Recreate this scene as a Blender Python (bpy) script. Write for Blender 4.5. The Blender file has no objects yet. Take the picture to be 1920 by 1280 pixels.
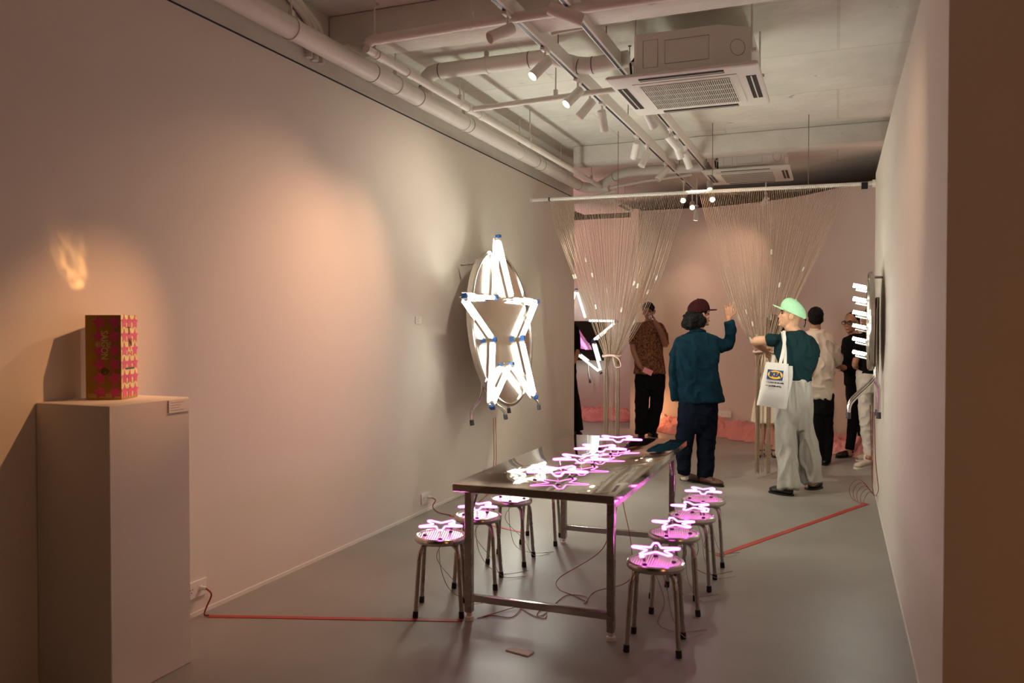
import bpy, math, random
from mathutils import Vector, Matrix, Quaternion, noise
random.seed(7)
scene = bpy.context.scene
col = scene.collection
PI = math.pi

# ------------------------------------------------------------------ camera
CAM = Vector((0, 0, 1.52)); FPX = 1540.0
YAW, PITCH = math.radians(21.54), math.radians(1.115)
cam_data = bpy.data.cameras.new('camera')
cam_data.sensor_width = 36.0
cam_data.lens = FPX / 1920 * 36
cam_data.clip_start = 0.05
cam_data.dof.use_dof = True
cam_data.dof.focus_distance = 6.6
cam_data.dof.aperture_fstop = 3.6
cam = bpy.data.objects.new('camera', cam_data)
cam.location = CAM
cam.rotation_euler = (PI / 2 - PITCH, 0, YAW)
col.objects.link(cam)
scene.camera = cam

# ------------------------------------------------------------------ world, exposure
scene.view_settings.view_transform = 'Standard'
scene.view_settings.look = 'None'
scene.view_settings.gamma = 1
scene.view_settings.exposure = -0.08
scene.view_settings.use_curve_mapping = False
world = bpy.data.worlds.new('world'); scene.world = world
world.use_nodes = True
wbg = world.node_tree.nodes['Background']
wbg.inputs['Color'].default_value = (1.0, 0.56, 0.42, 1)
wbg.inputs['Strength'].default_value = 0.016

def lamp(name, kind, loc, energy, color, target=None, parent=None, size=0.05, angle=60, blend=0.6):
    d = bpy.data.lights.new(name, kind)
    d.energy = energy; d.color = color
    if kind == 'SPOT':
        d.spot_size = math.radians(angle); d.spot_blend = blend; d.shadow_soft_size = size
    elif kind == 'POINT':
        d.shadow_soft_size = size
    elif kind == 'AREA':
        d.size = size
    o = bpy.data.objects.new(name, d); col.objects.link(o)
    o.location = loc
    if target is not None:
        o.rotation_euler = (Vector(target) - Vector(loc)).to_track_quat('-Z', 'Y').to_euler()
    if parent is not None:
        o.parent = parent; o.location = Vector(loc) - wloc(parent)
    return o

def wloc(o):
    v = Vector((0, 0, 0))
    while o is not None:
        v += o.location; o = o.parent
    return v

WARM = (1.0, 0.64, 0.40); ROSE = (1.0, 0.66, 0.54); COOLWARM = (1.0, 0.88, 0.70)
# added fill lights without fixtures, out of frame: front room, hall, back rooms
lamp('front_room_fill', 'POINT', (1.9, 0.7, 0.9), 24, (1.0, 0.42, 0.16), size=0.25)
lamp('hall_fill', 'POINT', (-1.0, 2.0, 3.2), 4, (1.0, 0.55, 0.48), size=0.4)
lamp('back_room_fill', 'POINT', (-4.6, 11.2, 2.6), 60, (1.0, 0.55, 0.52), size=0.3)
lamp('back_side_fill', 'POINT', (1.6, 9.6, 2.7), 45, ROSE, size=0.3)

# ------------------------------------------------------------------ pixel -> point helpers (1920x1280 frame)
cy_, sy_, cp_, sp_ = math.cos(YAW), math.sin(YAW), math.cos(PITCH), math.sin(PITCH)
FW = Vector((-sy_ * cp_, cy_ * cp_, -sp_)); RT = Vector((cy_, sy_, 0)); UP = RT.cross(FW)
FH = Vector((-sy_, cy_, 0))
def ray(x, y): return FW + RT * ((x - 960) / FPX) - UP * ((y - 640) / FPX)
def onX(x, y, X): d = ray(x, y); return CAM + d * (X / d.x)
def onY(x, y, Y): d = ray(x, y); return CAM + d * (Y / d.y)
def onZ(x, y, Z=0.0): d = ray(x, y); return CAM + d * ((Z - CAM.z) / d.z)
def atD(x, y, D): return CAM + ray(x, y) * D

# ------------------------------------------------------------------ tagging
def tag(o, label=None, cat=None, group=None, kind=None):
    if label: o['label'] = label
    if cat: o['category'] = cat
    if group: o['group'] = group
    if kind: o['kind'] = kind
    return o
def empty(name, loc, label=None, cat=None, group=None):
    o = bpy.data.objects.new(name, None); o.empty_display_size = 0.05
    col.objects.link(o); o.location = loc
    return tag(o, label, cat, group)
def copy_tree(o, parent=None):
    c = o.copy(); col.objects.link(c)
    if parent is not None: c.parent = parent
    for ch in list(o.children):
        copy_tree(ch, c)
    return c

# ------------------------------------------------------------------ materials
def mat(name, color, rough=0.6, metal=0.0, vary=0.0, vscale=4.0, bump=0.0, bscale=40.0, trans=0.0,
        emit=None, estr=0.0, color2=None, coat=0.0, sheen=0.0, ior=1.45, bdist=0.01, rvary=0.0, stretch=None, alpha=1.0):
    m = bpy.data.materials.new(name); m.use_nodes = True
    nt = m.node_tree; b = nt.nodes['Principled BSDF']
    b.inputs['Base Color'].default_value = (*color, 1)
    b.inputs['Roughness'].default_value = rough
    b.inputs['Metallic'].default_value = metal
    b.inputs['IOR'].default_value = ior
    b.inputs['Transmission Weight'].default_value = trans
    b.inputs['Coat Weight'].default_value = coat
    b.inputs['Sheen Weight'].default_value = sheen
    b.inputs['Alpha'].default_value = alpha
    if emit:
        b.inputs['Emission Color'].default_value = (*emit, 1)
        b.inputs['Emission Strength'].default_value = estr
    tc = nt.nodes.new('ShaderNodeTexCoord'); src = tc.outputs['Object']
    if stretch:
        mp = nt.nodes.new('ShaderNodeMapping'); mp.inputs['Scale'].default_value = stretch
        nt.links.new(src, mp.inputs['Vector']); src = mp.outputs['Vector']
    if vary > 0 or color2 or rvary > 0:
        n = nt.nodes.new('ShaderNodeTexNoise'); n.inputs['Scale'].default_value = vscale
        n.inputs['Detail'].default_value = 6; n.inputs['Roughness'].default_value = 0.6
        nt.links.new(src, n.inputs['Vector'])
        cr = nt.nodes.new('ShaderNodeValToRGB')
        c2 = color2 if color2 else tuple(c * (1 - vary) for c in color)
        cr.color_ramp.elements[0].position = 0.35; cr.color_ramp.elements[1].position = 0.65
        cr.color_ramp.elements[0].color = (*c2, 1); cr.color_ramp.elements[1].color = (*color, 1)
        nt.links.new(n.outputs['Fac'], cr.inputs['Fac'])
        if vary > 0 or color2: nt.links.new(cr.outputs['Color'], b.inputs['Base Color'])
        if rvary > 0:
            mr = nt.nodes.new('ShaderNodeMapRange')
            mr.inputs['To Min'].default_value = max(0, rough - rvary); mr.inputs['To Max'].default_value = rough + rvary
            nt.links.new(n.outputs['Fac'], mr.inputs['Value']); nt.links.new(mr.outputs['Result'], b.inputs['Roughness'])
    if bump > 0:
        n2 = nt.nodes.new('ShaderNodeTexNoise'); n2.inputs['Scale'].default_value = bscale
        n2.inputs['Detail'].default_value = 5
        nt.links.new(src, n2.inputs['Vector'])
        bp = nt.nodes.new('ShaderNodeBump'); bp.inputs['Strength'].default_value = bump
        bp.inputs['Distance'].default_value = bdist
        nt.links.new(n2.outputs['Fac'], bp.inputs['Height']); nt.links.new(bp.outputs['Normal'], b.inputs['Normal'])
    return m

M = {}
M['wall'] = mat('wall_paint', (0.74, 0.68, 0.60), 0.75, vary=0.02, vscale=2, bump=0.05, bscale=120)
M['wall_pink'] = mat('wall_paint_rose', (0.72, 0.60, 0.54), 0.75, vary=0.03, vscale=2, bump=0.05, bscale=120)
for k_ in ('wall', 'wall_pink'): M[k_].node_tree.nodes['Principled BSDF'].inputs['Specular IOR Level'].default_value = 0.15
M['floor'] = mat('floor_concrete', (0.30, 0.275, 0.24), 0.42, vary=0.16, vscale=1.6, bump=0.06, bscale=25, rvary=0.1)
M['ceiling'] = mat('ceiling_concrete', (0.76, 0.74, 0.66), 0.8, vary=0.12, vscale=2.2, bump=0.5, bscale=9, bdist=0.02)
M['beam'] = mat('beam_concrete', (0.74, 0.70, 0.63), 0.8, vary=0.10, vscale=3, bump=0.45, bscale=14, bdist=0.015)
M['pipe'] = mat('pipe_paint', (0.74, 0.69, 0.62), 0.5, vary=0.06, vscale=5, bump=0.05, bscale=30)
M['gap'] = mat('gap_dark_blue', (0.03, 0.035, 0.07), 0.8, vary=0.2, vscale=8)
M['seal'] = mat('joint_grey', (0.16, 0.13, 0.11), 0.7, vary=0.2, vscale=20)
M['white_metal'] = mat('white_painted_metal', (0.80, 0.76, 0.70), 0.4, vary=0.03, vscale=6)
M['white_plastic'] = mat('white_plastic', (0.80, 0.77, 0.70), 0.45, vary=0.03, vscale=6)
M['black'] = mat('black_plastic', (0.012, 0.012, 0.014), 0.5, vary=0.2, vscale=20)
M['slot'] = mat('track_slot', (0.012, 0.016, 0.03), 0.5, vary=0.2, vscale=20)
M['grille'] = mat('grille_dark', (0.06, 0.06, 0.05), 0.6, vary=0.2, vscale=20)
M['steel'] = mat('brushed_steel', (0.60, 0.57, 0.53), 0.22, metal=1.0, vary=0.08, vscale=14, rvary=0.06)
M['steel_dark'] = mat('worn_steel', (0.46, 0.42, 0.38), 0.28, metal=1.0, vary=0.12, vscale=14, rvary=0.08)
M['chrome'] = mat('chrome_tube', (0.72, 0.70, 0.68), 0.12, metal=1.0, vary=0.05, vscale=10)
M['rubber'] = mat('black_rubber', (0.015, 0.013, 0.012), 0.6, vary=0.2, vscale=30)
M['grey_rubber'] = mat('grey_rubber', (0.10, 0.10, 0.12), 0.6, vary=0.2, vscale=30)
M['blue'] = mat('blue_clip', (0.02, 0.12, 0.42), 0.4, vary=0.15, vscale=40)
M['red_cable'] = mat('red_cable', (0.30, 0.035, 0.025), 0.5, vary=0.15, vscale=20)
M['clear_cable'] = mat('pale_cable', (0.42, 0.32, 0.24), 0.4, vary=0.15, vscale=20)
M['red_tape'] = mat('red_tape', (0.46, 0.04, 0.025), 0.4, vary=0.2, vscale=9)
M['paper'] = mat('white_card', (0.82, 0.76, 0.70), 0.7, vary=0.03, vscale=10)
M['ink'] = mat('grey_ink', (0.45, 0.30, 0.26), 0.7, vary=0.1, vscale=50)
M['glass'] = mat('clear_glass', (0.96, 0.93, 0.95), 0.03, trans=1.0, vary=0.01, vscale=10)
M['skin'] = mat('skin', (0.42, 0.21, 0.125), 0.5, vary=0.1, vscale=18)
M['skin_pale'] = mat('skin_pale', (0.52, 0.29, 0.175), 0.5, vary=0.08, vscale=18)
M['skin_dark'] = mat('skin_tan', (0.30, 0.135, 0.075), 0.5, vary=0.1, vscale=18)
M['hair'] = mat('black_hair', (0.008, 0.007, 0.007), 0.55, vary=0.3, vscale=60, bump=0.8, bscale=120, stretch=(1, 1, 0.25))
def emitter(name, color, strength):
    m = mat(name, (0.8, 0.8, 0.8), 0.4, emit=color, estr=strength, vary=0.02, vscale=5)
    return m
M['tube_white'] = emitter('lit_tube_white', (0.98, 1.0, 0.88), 58.0)
M['tube_far'] = emitter('lit_tube_far', (0.88, 1.0, 0.92), 6.0)
M['neon'] = emitter('lit_neon_pink', (1.0, 0.13, 0.80), 8.5)
M['pink_glow'] = emitter('lit_pink_glow', (1.0, 0.10, 0.75), 1.6)
M['lens'] = emitter('lit_lamp_lens', (1.0, 0.74, 0.46), 14.0)
M['lens_off'] = mat('lamp_lens_off', (0.5, 0.42, 0.36), 0.3, vary=0.05, vscale=9)

def glow_glass():
    m = bpy.data.materials.new('neon_glass'); m.use_nodes = True
    nt = m.node_tree; nt.nodes.clear()
    out = nt.nodes.new('ShaderNodeOutputMaterial'); mx = nt.nodes.new('ShaderNodeAddShader')
    tr = nt.nodes.new('ShaderNodeBsdfTransparent'); tr.inputs['Color'].default_value = (0.96, 0.88, 0.95, 1)
    em = nt.nodes.new('ShaderNodeEmission'); em.inputs['Color'].default_value = (1.0, 0.16, 0.82, 1); em.inputs['Strength'].default_value = 0.42
    nt.links.new(tr.outputs[0], mx.inputs[0]); nt.links.new(em.outputs[0], mx.inputs[1]); nt.links.new(mx.outputs[0], out.inputs['Surface'])
    return m
M['neon_glass'] = glow_glass()

def wavy_steel():
    m = mat('polished_steel_top', (0.60, 0.54, 0.49), 0.055, metal=1.0, vary=0.06, vscale=6)
    nt = m.node_tree; b = nt.nodes['Principled BSDF']
    tc = nt.nodes.new('ShaderNodeTexCoord'); mp = nt.nodes.new('ShaderNodeMapping'); mp.inputs['Scale'].default_value = (1.0, 1.6, 1)
    n = nt.nodes.new('ShaderNodeTexNoise'); n.inputs['Scale'].default_value = 5.0; n.inputs['Detail'].default_value = 1.5
    bp = nt.nodes.new('ShaderNodeBump'); bp.inputs['Strength'].default_value = 0.022; bp.inputs['Distance'].default_value = 0.02
    nt.links.new(tc.outputs['Object'], mp.inputs['Vector']); nt.links.new(mp.outputs['Vector'], n.inputs['Vector'])
    nt.links.new(n.outputs['Fac'], bp.inputs['Height']); nt.links.new(bp.outputs['Normal'], b.inputs['Normal'])
    return m
M['steel_top'] = wavy_steel()
def ribbed_steel():
    m = mat('ribbed_steel_seat', (0.66, 0.60, 0.58), 0.42, metal=1.0, vary=0.05, vscale=8)
    nt = m.node_tree; b = nt.nodes['Principled BSDF']
    tc = nt.nodes.new('ShaderNodeTexCoord'); w = nt.nodes.new('ShaderNodeTexWave')
    w.inputs['Scale'].default_value = 26; w.bands_direction = 'X'
    bp = nt.nodes.new('ShaderNodeBump'); bp.inputs['Strength'].default_value = 0.35; bp.inputs['Distance'].default_value = 0.004
    nt.links.new(tc.outputs['Object'], w.inputs['Vector']); nt.links.new(w.outputs['Fac'], bp.inputs['Height'])
    nt.links.new(bp.outputs['Normal'], b.inputs['Normal'])
    return m
M['seat'] = ribbed_steel()
def concrete_seams(m, scale):
    nt = m.node_tree; b = nt.nodes['Principled BSDF']
    tc = nt.nodes.new('ShaderNodeTexCoord'); br = nt.nodes.new('ShaderNodeTexBrick')
    br.inputs['Scale'].default_value = scale; br.inputs['Mortar Size'].default_value = 0.006
    br.inputs['Color1'].default_value = (1, 1, 1, 1); br.inputs['Color2'].default_value = (0.94, 0.94, 0.93, 1); br.inputs['Mortar'].default_value = (0.86, 0.84, 0.80, 1)
    br.inputs['Brick Width'].default_value = 1.2; br.inputs['Row Height'].default_value = 0.6
    mx = nt.nodes.new('ShaderNodeMix'); mx.data_type = 'RGBA'; mx.blend_type = 'MULTIPLY'; mx.inputs[0].default_value = 1.0
    old = b.inputs['Base Color'].links[0].from_socket
    nt.links.new(tc.outputs['Object'], br.inputs['Vector'])
    nt.links.new(old, mx.inputs[6]); nt.links.new(br.outputs['Color'], mx.inputs[7])
    nt.links.new(mx.outputs[2], b.inputs['Base Color'])
concrete_seams(M['ceiling'], 0.55)
def specks(m, scale, thr, dark):
    nt = m.node_tree; b = nt.nodes['Principled BSDF']
    tc = nt.nodes.new('ShaderNodeTexCoord'); n = nt.nodes.new('ShaderNodeTexNoise'); n.inputs['Scale'].default_value = scale; n.inputs['Detail'].default_value = 8; n.inputs['Distortion'].default_value = 0.6
    mr = nt.nodes.new('ShaderNodeMapRange'); mr.inputs['From Min'].default_value = thr; mr.inputs['From Max'].default_value = thr + 0.04
    mx = nt.nodes.new('ShaderNodeMix'); mx.data_type = 'RGBA'; mx.inputs[7].default_value = (*dark, 1)
    old = b.inputs['Base Color'].links[0].from_socket
    nt.links.new(tc.outputs['Object'], n.inputs['Vector']); nt.links.new(n.outputs['Fac'], mr.inputs['Value']); nt.links.new(mr.outputs['Result'], mx.inputs[0])
    nt.links.new(old, mx.inputs[6]); nt.links.new(mx.outputs[2], b.inputs['Base Color'])
specks(M['ceiling'], 5.0, 0.70, (0.42, 0.40, 0.35)); specks(M['beam'], 7.0, 0.72, (0.40, 0.36, 0.32))

M['hair'].node_tree.nodes['Principled BSDF'].inputs['Specular IOR Level'].default_value = 0.12
# ------------------------------------------------------------------ mesh builder
def catmull(pts, n):
    """pts: list of equal-length tuples; n subdivisions per span"""
    if len(pts) < 3:
        out = []
        for i in range(n + 1):
            t = i / n; out.append(tuple(a + (b - a) * t for a, b in zip(pts[0], pts[-1])))
        return out
    P = [tuple(2 * a - b for a, b in zip(pts[0], pts[1]))] + list(pts) + [tuple(2 * a - b for a, b in zip(pts[-1], pts[-2]))]
    out = []
    for i in range(1, len(P) - 2):
        for k in range(n):
            t = k / n
            out.append(tuple(0.5 * ((2 * b) + (-a + c) * t + (2 * a - 5 * b + 4 * c - d) * t * t + (-a + 3 * b - 3 * c + d) * t ** 3)
                             for a, b, c, d in zip(P[i - 1], P[i], P[i + 1], P[i + 2])))
    out.append(tuple(pts[-1]))
    return out

class MB:
    def __init__(s): s.v = []; s.f = []; s.fm = []; s.cur = 0
    def add(s, vs, fs):
        o = len(s.v); s.v += [Vector(v) for v in vs]; s.f += [tuple(i + o for i in f) for f in fs]
        s.fm += [s.cur] * len(fs); return s
    def use(s, k): s.cur = k; return s
    def box(s, lo, hi, bev=0.0):
        x0, y0, z0 = lo; x1, y1, z1 = hi
        if bev <= 0:
            return s.add([(x0, y0, z0), (x1, y0, z0), (x1, y1, z0), (x0, y1, z0), (x0, y0, z1), (x1, y0, z1), (x1, y1, z1), (x0, y1, z1)],
                         [(3, 2, 1, 0), (4, 5, 6, 7), (0, 1, 5, 4), (1, 2, 6, 5), (2, 3, 7, 6), (3, 0, 4, 7)])
        b = bev; rings = []
        for z, i in ((z0, b), (z0 + b, 0), (z1 - b, 0), (z1, b)):
            ax0, ax1, ay0, ay1 = x0 + i, x1 - i, y0 + i, y1 - i
            c = b
            rings.append([(ax0 + c, ay0, z), (ax1 - c, ay0, z), (ax1, ay0 + c, z), (ax1, ay1 - c, z), (ax1 - c, ay1, z), (ax0 + c, ay1, z), (ax0, ay1 - c, z), (ax0, ay0 + c, z)])
        return s.loft(rings)
    def loft(s, rings, caps=True):
        n = len(rings[0]); vs = [p for r in rings for p in r]; fs = []
        for i in range(len(rings) - 1):
            for j in range(n):
                k = (j + 1) % n
                fs.append((i * n + j, i * n + k, (i + 1) * n + k, (i + 1) * n + j))
        if caps:
            fs.append(tuple(reversed(range(n)))); fs.append(tuple((len(rings) - 1) * n + j for j in range(n)))
        return s.add(vs, fs)
    def obox(s, c, ax, ay, az, hx, hy, hz):
        c = Vector(c); ax, ay, az = Vector(ax).normalized(), Vector(ay).normalized(), Vector(az).normalized()
        vs = [c + ax * (hx * i) + ay * (hy * j) + az * (hz * k) for k in (-1, 1) for (i, j) in ((-1, -1), (1, -1), (1, 1), (-1, 1))]
        return s.add(vs, [(3, 2, 1, 0), (4, 5, 6, 7), (0, 1, 5, 4), (1, 2, 6, 5), (2, 3, 7, 6), (3, 0, 4, 7)])
    def bar(s, p0, p1, w, h, up=(0, 0, 1)):
        p0, p1 = Vector(p0), Vector(p1); d = (p1 - p0)
        ax = d.normalized(); side = ax.cross(Vector(up))
        if side.length < 1e-5: side = Vector((1, 0, 0))
        side.normalize(); u = side.cross(ax)
        return s.obox((p0 + p1) / 2, ax, side, u, d.length / 2, w / 2, h / 2)
    def tube(s, pts, r, n=12, caps=True, closed=False):
        pts = [Vector(p) for p in pts]
        rs = r if isinstance(r, (list, tuple)) else [r] * len(pts)
        N = len(pts); rings = []
        prev = None
        for i, p in enumerate(pts):
            if closed: t = pts[(i + 1) % N] - pts[(i - 1) % N]
            else: t = pts[min(i + 1, N - 1)] - pts[max(i - 1, 0)]
            if t.length < 1e-9: t = Vector((0, 0, 1))
            t.normalize()
            if prev is None:
                a = Vector((0, 0, 1)) if abs(t.z) < 0.9 else Vector((1, 0, 0))
                u = t.cross(a).normalized()
            else:
                u = prev - t * prev.dot(t)
                if u.length < 1e-6: u = t.cross(Vector((0.3, 0.5, 0.8)))
                u.normalize()
            prev = u; w = t.cross(u)
            rings.append([p + (u * math.cos(2 * PI * k / n) + w * math.sin(2 * PI * k / n)) * rs[i] for k in range(n)])
        if closed:
            rings.append(rings[0]); return s.loft(rings, caps=False)
        return s.loft(rings, caps)
    def cyl(s, p0, p1, r, n=20, r2=None):
        return s.tube([p0, p1], [r, r if r2 is None else r2], n)
    def lathe(s, prof, c=(0, 0, 0), n=32, axis='z', caps=True):
        c = Vector(c); rings = []
        for r, z in prof:
            ring = []
            for k in range(n):
                a = 2 * PI * k / n; x, y = r * math.cos(a), r * math.sin(a)
                ring.append(c + (Vector((x, y, z)) if axis == 'z' else Vector((x, z, y))))
            rings.append(ring)
        return s.loft(rings, caps)
    def ell(s, c, rad, ax=None, n=20, m=12):
        c = Vector(c); ax = ax or (Vector((1, 0, 0)), Vector((0, 1, 0)), Vector((0, 0, 1)))
        rings = []
        for i in range(m + 1):
            th = PI * (i + 0.02) / (m + 0.04); z = -math.cos(th); q = math.sin(th)
            rings.append([c + ax[0] * (rad[0] * q * math.cos(2 * PI * k / n)) + ax[1] * (rad[1] * q * math.sin(2 * PI * k / n)) + ax[2] * (rad[2] * z) for k in range(n)])
        return s.loft(rings)
    def capsule(s, pts, n=14, flat=False):
        """pts: (x,y,z,r) chain with round ends"""
        P = [Vector(p[:3]) for p in pts]; R = [p[3] for p in pts]
        d0 = (P[0] - P[1]).normalized(); d1 = (P[-1] - P[-2]).normalized()
        pp, rr = [], []
        for a in (80, 50, 25):
            pp.append(P[0] + d0 * R[0] * math.sin(math.radians(a))); rr.append(R[0] * math.cos(math.radians(a)))
        pp += P; rr += R
        if flat: pp.append(P[-1] + d1 * R[-1] * 0.06); rr.append(R[-1] * 0.97)
        for a in () if flat else (25, 50, 80):
            pp.append(P[-1] + d1 * R[-1] * math.sin(math.radians(a))); rr.append(R[-1] * math.cos(math.radians(a)))
        return s.tube(pp, rr, n)
    def prism(s, poly, z0, z1, f=lambda x, y, z: (x, y, z)):
        n = len(poly)
        vs = [f(x, y, z0) for x, y in poly] + [f(x, y, z1) for x, y in poly]
        fs = [(i, (i + 1) % n, n + (i + 1) % n, n + i) for i in range(n)] + [tuple(reversed(range(n))), tuple(range(n, 2 * n))]
        return s.add(vs, fs)
    def mesh(s, name, off, ang=40):
        me = bpy.data.meshes.new(name)
        me.from_pydata([tuple(v - off) for v in s.v], [], s.f)
        me.polygons.foreach_set('material_index', s.fm)
        me.update()
        import bmesh
        bm = bmesh.new(); bm.from_mesh(me); bmesh.ops.recalc_face_normals(bm, faces=bm.faces); bm.to_mesh(me); bm.free()
        for p in me.polygons: p.use_smooth = True
        me.set_sharp_from_angle(angle=math.radians(ang))
        return me
    def build(s, name, m, parent=None, kind=None, loc=None, ang=40):
        off = wloc(parent) if parent is not None else Vector(loc or (0, 0, 0))
        me = s.mesh(name, off, ang)
        o = bpy.data.objects.new(name, me); col.objects.link(o)
        if parent is not None: o.parent = parent
        elif loc: o.location = loc
        for mm in (m if isinstance(m, list) else [m]): me.materials.append(mm)
        if kind: o['kind'] = kind
        return o

def union(mb, name, m, parent, voxel=0.006, smooth=4, fold=None, kind=None):
    """many closed shapes fused into one continuous surface"""
    me = mb.mesh(name, Vector((0, 0, 0)))
    t = bpy.data.objects.new('tmp', me); col.objects.link(t)
    r = t.modifiers.new('r', 'REMESH'); r.mode = 'VOXEL'; r.voxel_size = voxel
    sm = t.modifiers.new('s', 'SMOOTH'); sm.iterations = smooth; sm.factor = 0.5
    bpy.context.view_layer.update()
    ev = t.evaluated_get(bpy.context.evaluated_depsgraph_get())
    me2 = bpy.data.meshes.new_from_object(ev)
    bpy.data.objects.remove(t); bpy.data.meshes.remove(me)
    off = wloc(parent) if parent is not None else Vector((0, 0, 0))
    if fold:
        nrm = [v.normal.copy() for v in me2.vertices]
        for v, nn in zip(me2.vertices, nrm): v.co += nn * fold(v.co)
    for v in me2.vertices: v.co -= off
    for p in me2.polygons: p.use_smooth = True
    me2.materials.clear(); me2.materials.append(m); me2.name = name
    o = bpy.data.objects.new(name, me2); col.objects.link(o)
    if parent is not None: o.parent = parent
    return o

def text_mesh(body, size, extrude=0.001, bold=0.0):
    c = bpy.data.curves.new('t', 'FONT'); c.body = body; c.size = size; c.extrude = extrude; c.offset = bold
    c.align_x = 'CENTER'; c.align_y = 'CENTER'; c.resolution_u = 3
    o = bpy.data.objects.new('t', c); col.objects.link(o)
    bpy.context.view_layer.update()
    me = bpy.data.meshes.new_from_object(o.evaluated_get(bpy.context.evaluated_depsgraph_get()))
    bpy.data.objects.remove(o); bpy.data.curves.remove(c)
    return me
def place_text(name, body, size, origin, ax, ay, m, parent, extrude=0.001, bold=0.0, sx=1.0):
    me = text_mesh(body, size, extrude, bold); ax, ay = Vector(ax).normalized(), Vector(ay).normalized(); az = ax.cross(ay)
    off = wloc(parent)
    for v in me.vertices:
        v.co = Vector(origin) + ax * v.co.x * sx + ay * v.co.y + az * v.co.z - off
    me.materials.clear(); me.materials.append(m); me.name = name
    o = bpy.data.objects.new(name, me); col.objects.link(o); o.parent = parent
    return o

# ------------------------------------------------------------------ the setting
XL, XR, CEIL = -3.11, 0.336, 3.55
def struct(name, mb, m): return mb.build(name, m, kind='structure')
struct('floor', MB().box((-8, -2.5, -0.1), (3.2, 14.2, 0)), M['floor'])
struct('ceiling', MB().box((-8, -2.5, CEIL), (3.2, 14.2, CEIL + 0.15)), M['ceiling'])
w = struct('wall_left', MB().box((XL - 0.22, -2.5, 0), (XL, 10.04, 3.137)), M['wall'])
struct('wall_left_upper', MB().box((XL - 0.22, -2.5, 3.150), (XL - 0.012, 10.04, CEIL)), M['beam'])
struct('trim_1', MB().box((XL - 0.2, -2.5, 3.137), (XL - 0.004, 10.04, 3.150)), M['gap'])
struct('baseboard_left', MB().box((XL, -2.5, 0), (XL + 0.005, 10.04, 0.022)), M['white_plastic'])
struct('wall_right', MB().box((XR, 3.04, 0), (XR + 0.2, 8.5, 2.95)), M['wall'])
struct('baseboard_right', MB().box((XR - 0.004, 3.3, 0), (XR, 8.5, 0.02)), M['white_plastic'])
struct('wall_front', MB().box((XR + 0.2, 3.04, 0), (3.2, 3.24, CEIL)), M['wall'])
struct('ceiling_beam', MB().box((-3.12, 4.62, 3.345), (3.0, 4.88, CEIL), 0.008), M['beam'])
struct('ceiling_beam', MB().box((-2.79, 8.96, 3.35), (3.0, 9.22, CEIL), 0.008), M['beam'])
# curved rear wall
pts = catmull([(-2.69, 12.07), (-1.94, 12.07), (-1.48, 12.0), (-0.89, 11.76), (-0.47, 11.48), (-0.08, 11.06), (0.28, 10.66), (0.75, 10.2), (1.6, 9.7), (3.0, 9.5)], 6)
BACK = pts
poly_in = [Vector((x, y, 0)) for x, y in pts]
mb = MB(); vs = []; fs = []
n = len(pts)
for i, p in enumerate(poly_in):
    t = (poly_in[min(i + 1, n - 1)] - poly_in[max(i - 1, 0)]).normalized(); nn = Vector((-t.y, t.x, 0))
    q = p + nn * 0.12
    vs += [(p.x, p.y, 0), (p.x, p.y, 3.22), (q.x, q.y, 3.22), (q.x, q.y, 0)]
for i in range(n - 1):
    for j in range(4):
        fs.append((i * 4 + j, i * 4 + (j + 1) % 4, i * 4 + 4 + (j + 1) % 4, i * 4 + 4 + j))
fs += [(0, 1, 2, 3), (n * 4 - 1, n * 4 - 2, n * 4 - 3, n * 4 - 4)]
mb.add(vs, fs); struct('wall_back', mb, M['wall_pink'])
struct('wall_partition', MB().box((-2.81, 11.84, 0), (-2.69, 13.2, 3.22)), M['wall_pink'])
struct('wall_back_left', MB().box((-8, 13.2, 0), (-2.69, 13.4, 3.28)), M['wall_pink'])
struct('wall_far_left', MB().box((-8.1, 9.9, 0), (-7.9, 13.2, 3.5)), M['wall_pink'])

# ------------------------------------------------------------------ pipes under the ceiling
def pipe(name, label, path, r, rings=(), m='pipe', ring_r=1.03, group=None, clamps=()):
    p = path[0]; t = empty(name, p, label, 'pipe', group)
    MB().tube(path, r, 20).build('pipe_run', M[m], t)
    for c, d in rings:
        c = Vector(c); d = Vector(d).normalized()
        MB().cyl(c - d * 0.0035, c + d * 0.0035, r * ring_r, 24).build('joint_seam', M['seal'], t)
    for c, d, top in clamps:
        c = Vector(c); d = Vector(d).normalized()
        cl = MB().cyl(c - d * 0.012, c + d * 0.012, r * 1.10, 20).cyl(c + Vector((0, 0, r)), (c.x, c.y, top), 0.006, 8)
        cl.obox(c + Vector((0, 0, r + 0.02)), (1, 0, 0), (0, 1, 0), (0, 0, 1), 0.015, 0.012, 0.02)
        cl.build('clamp', M[m], t)
    return t
BP = (-2.92, 3.222)      # x, z of the thick pipe along the left wall
def bpy_at(px, py): return onX(px, py, BP[0]).y
ys = [bpy_at(697, 140), bpy_at(783, 185), bpy_at(878, 238), bpy_at(1003, 305), bpy_at(1014, 310)]
pipe('drain_pipe', 'thick cream pipe running along the top of the left wall', [(BP[0], 0.6, BP[1]), (BP[0], 4, BP[1]), (BP[0], 7, BP[1]), (BP[0], 9.55, BP[1]), (BP[0], 9.72, BP[1]), (BP[0] + 0.05, 9.84, BP[1]), (BP[0] + 0.16, 9.9, BP[1]), (BP[0] + 0.3, 9.9, BP[1])],
     0.063, [((BP[0], y, BP[1]), (0, 1, 0)) for y in ys] + [((BP[0], 9.55, BP[1]), (0, 1, 0))],
     clamps=[((BP[0], y, BP[1]), (0, 1, 0), CEIL) for y in (3.95, 5.15, 6.3, 7.6, 8.9)])
YT = 5.62
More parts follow.
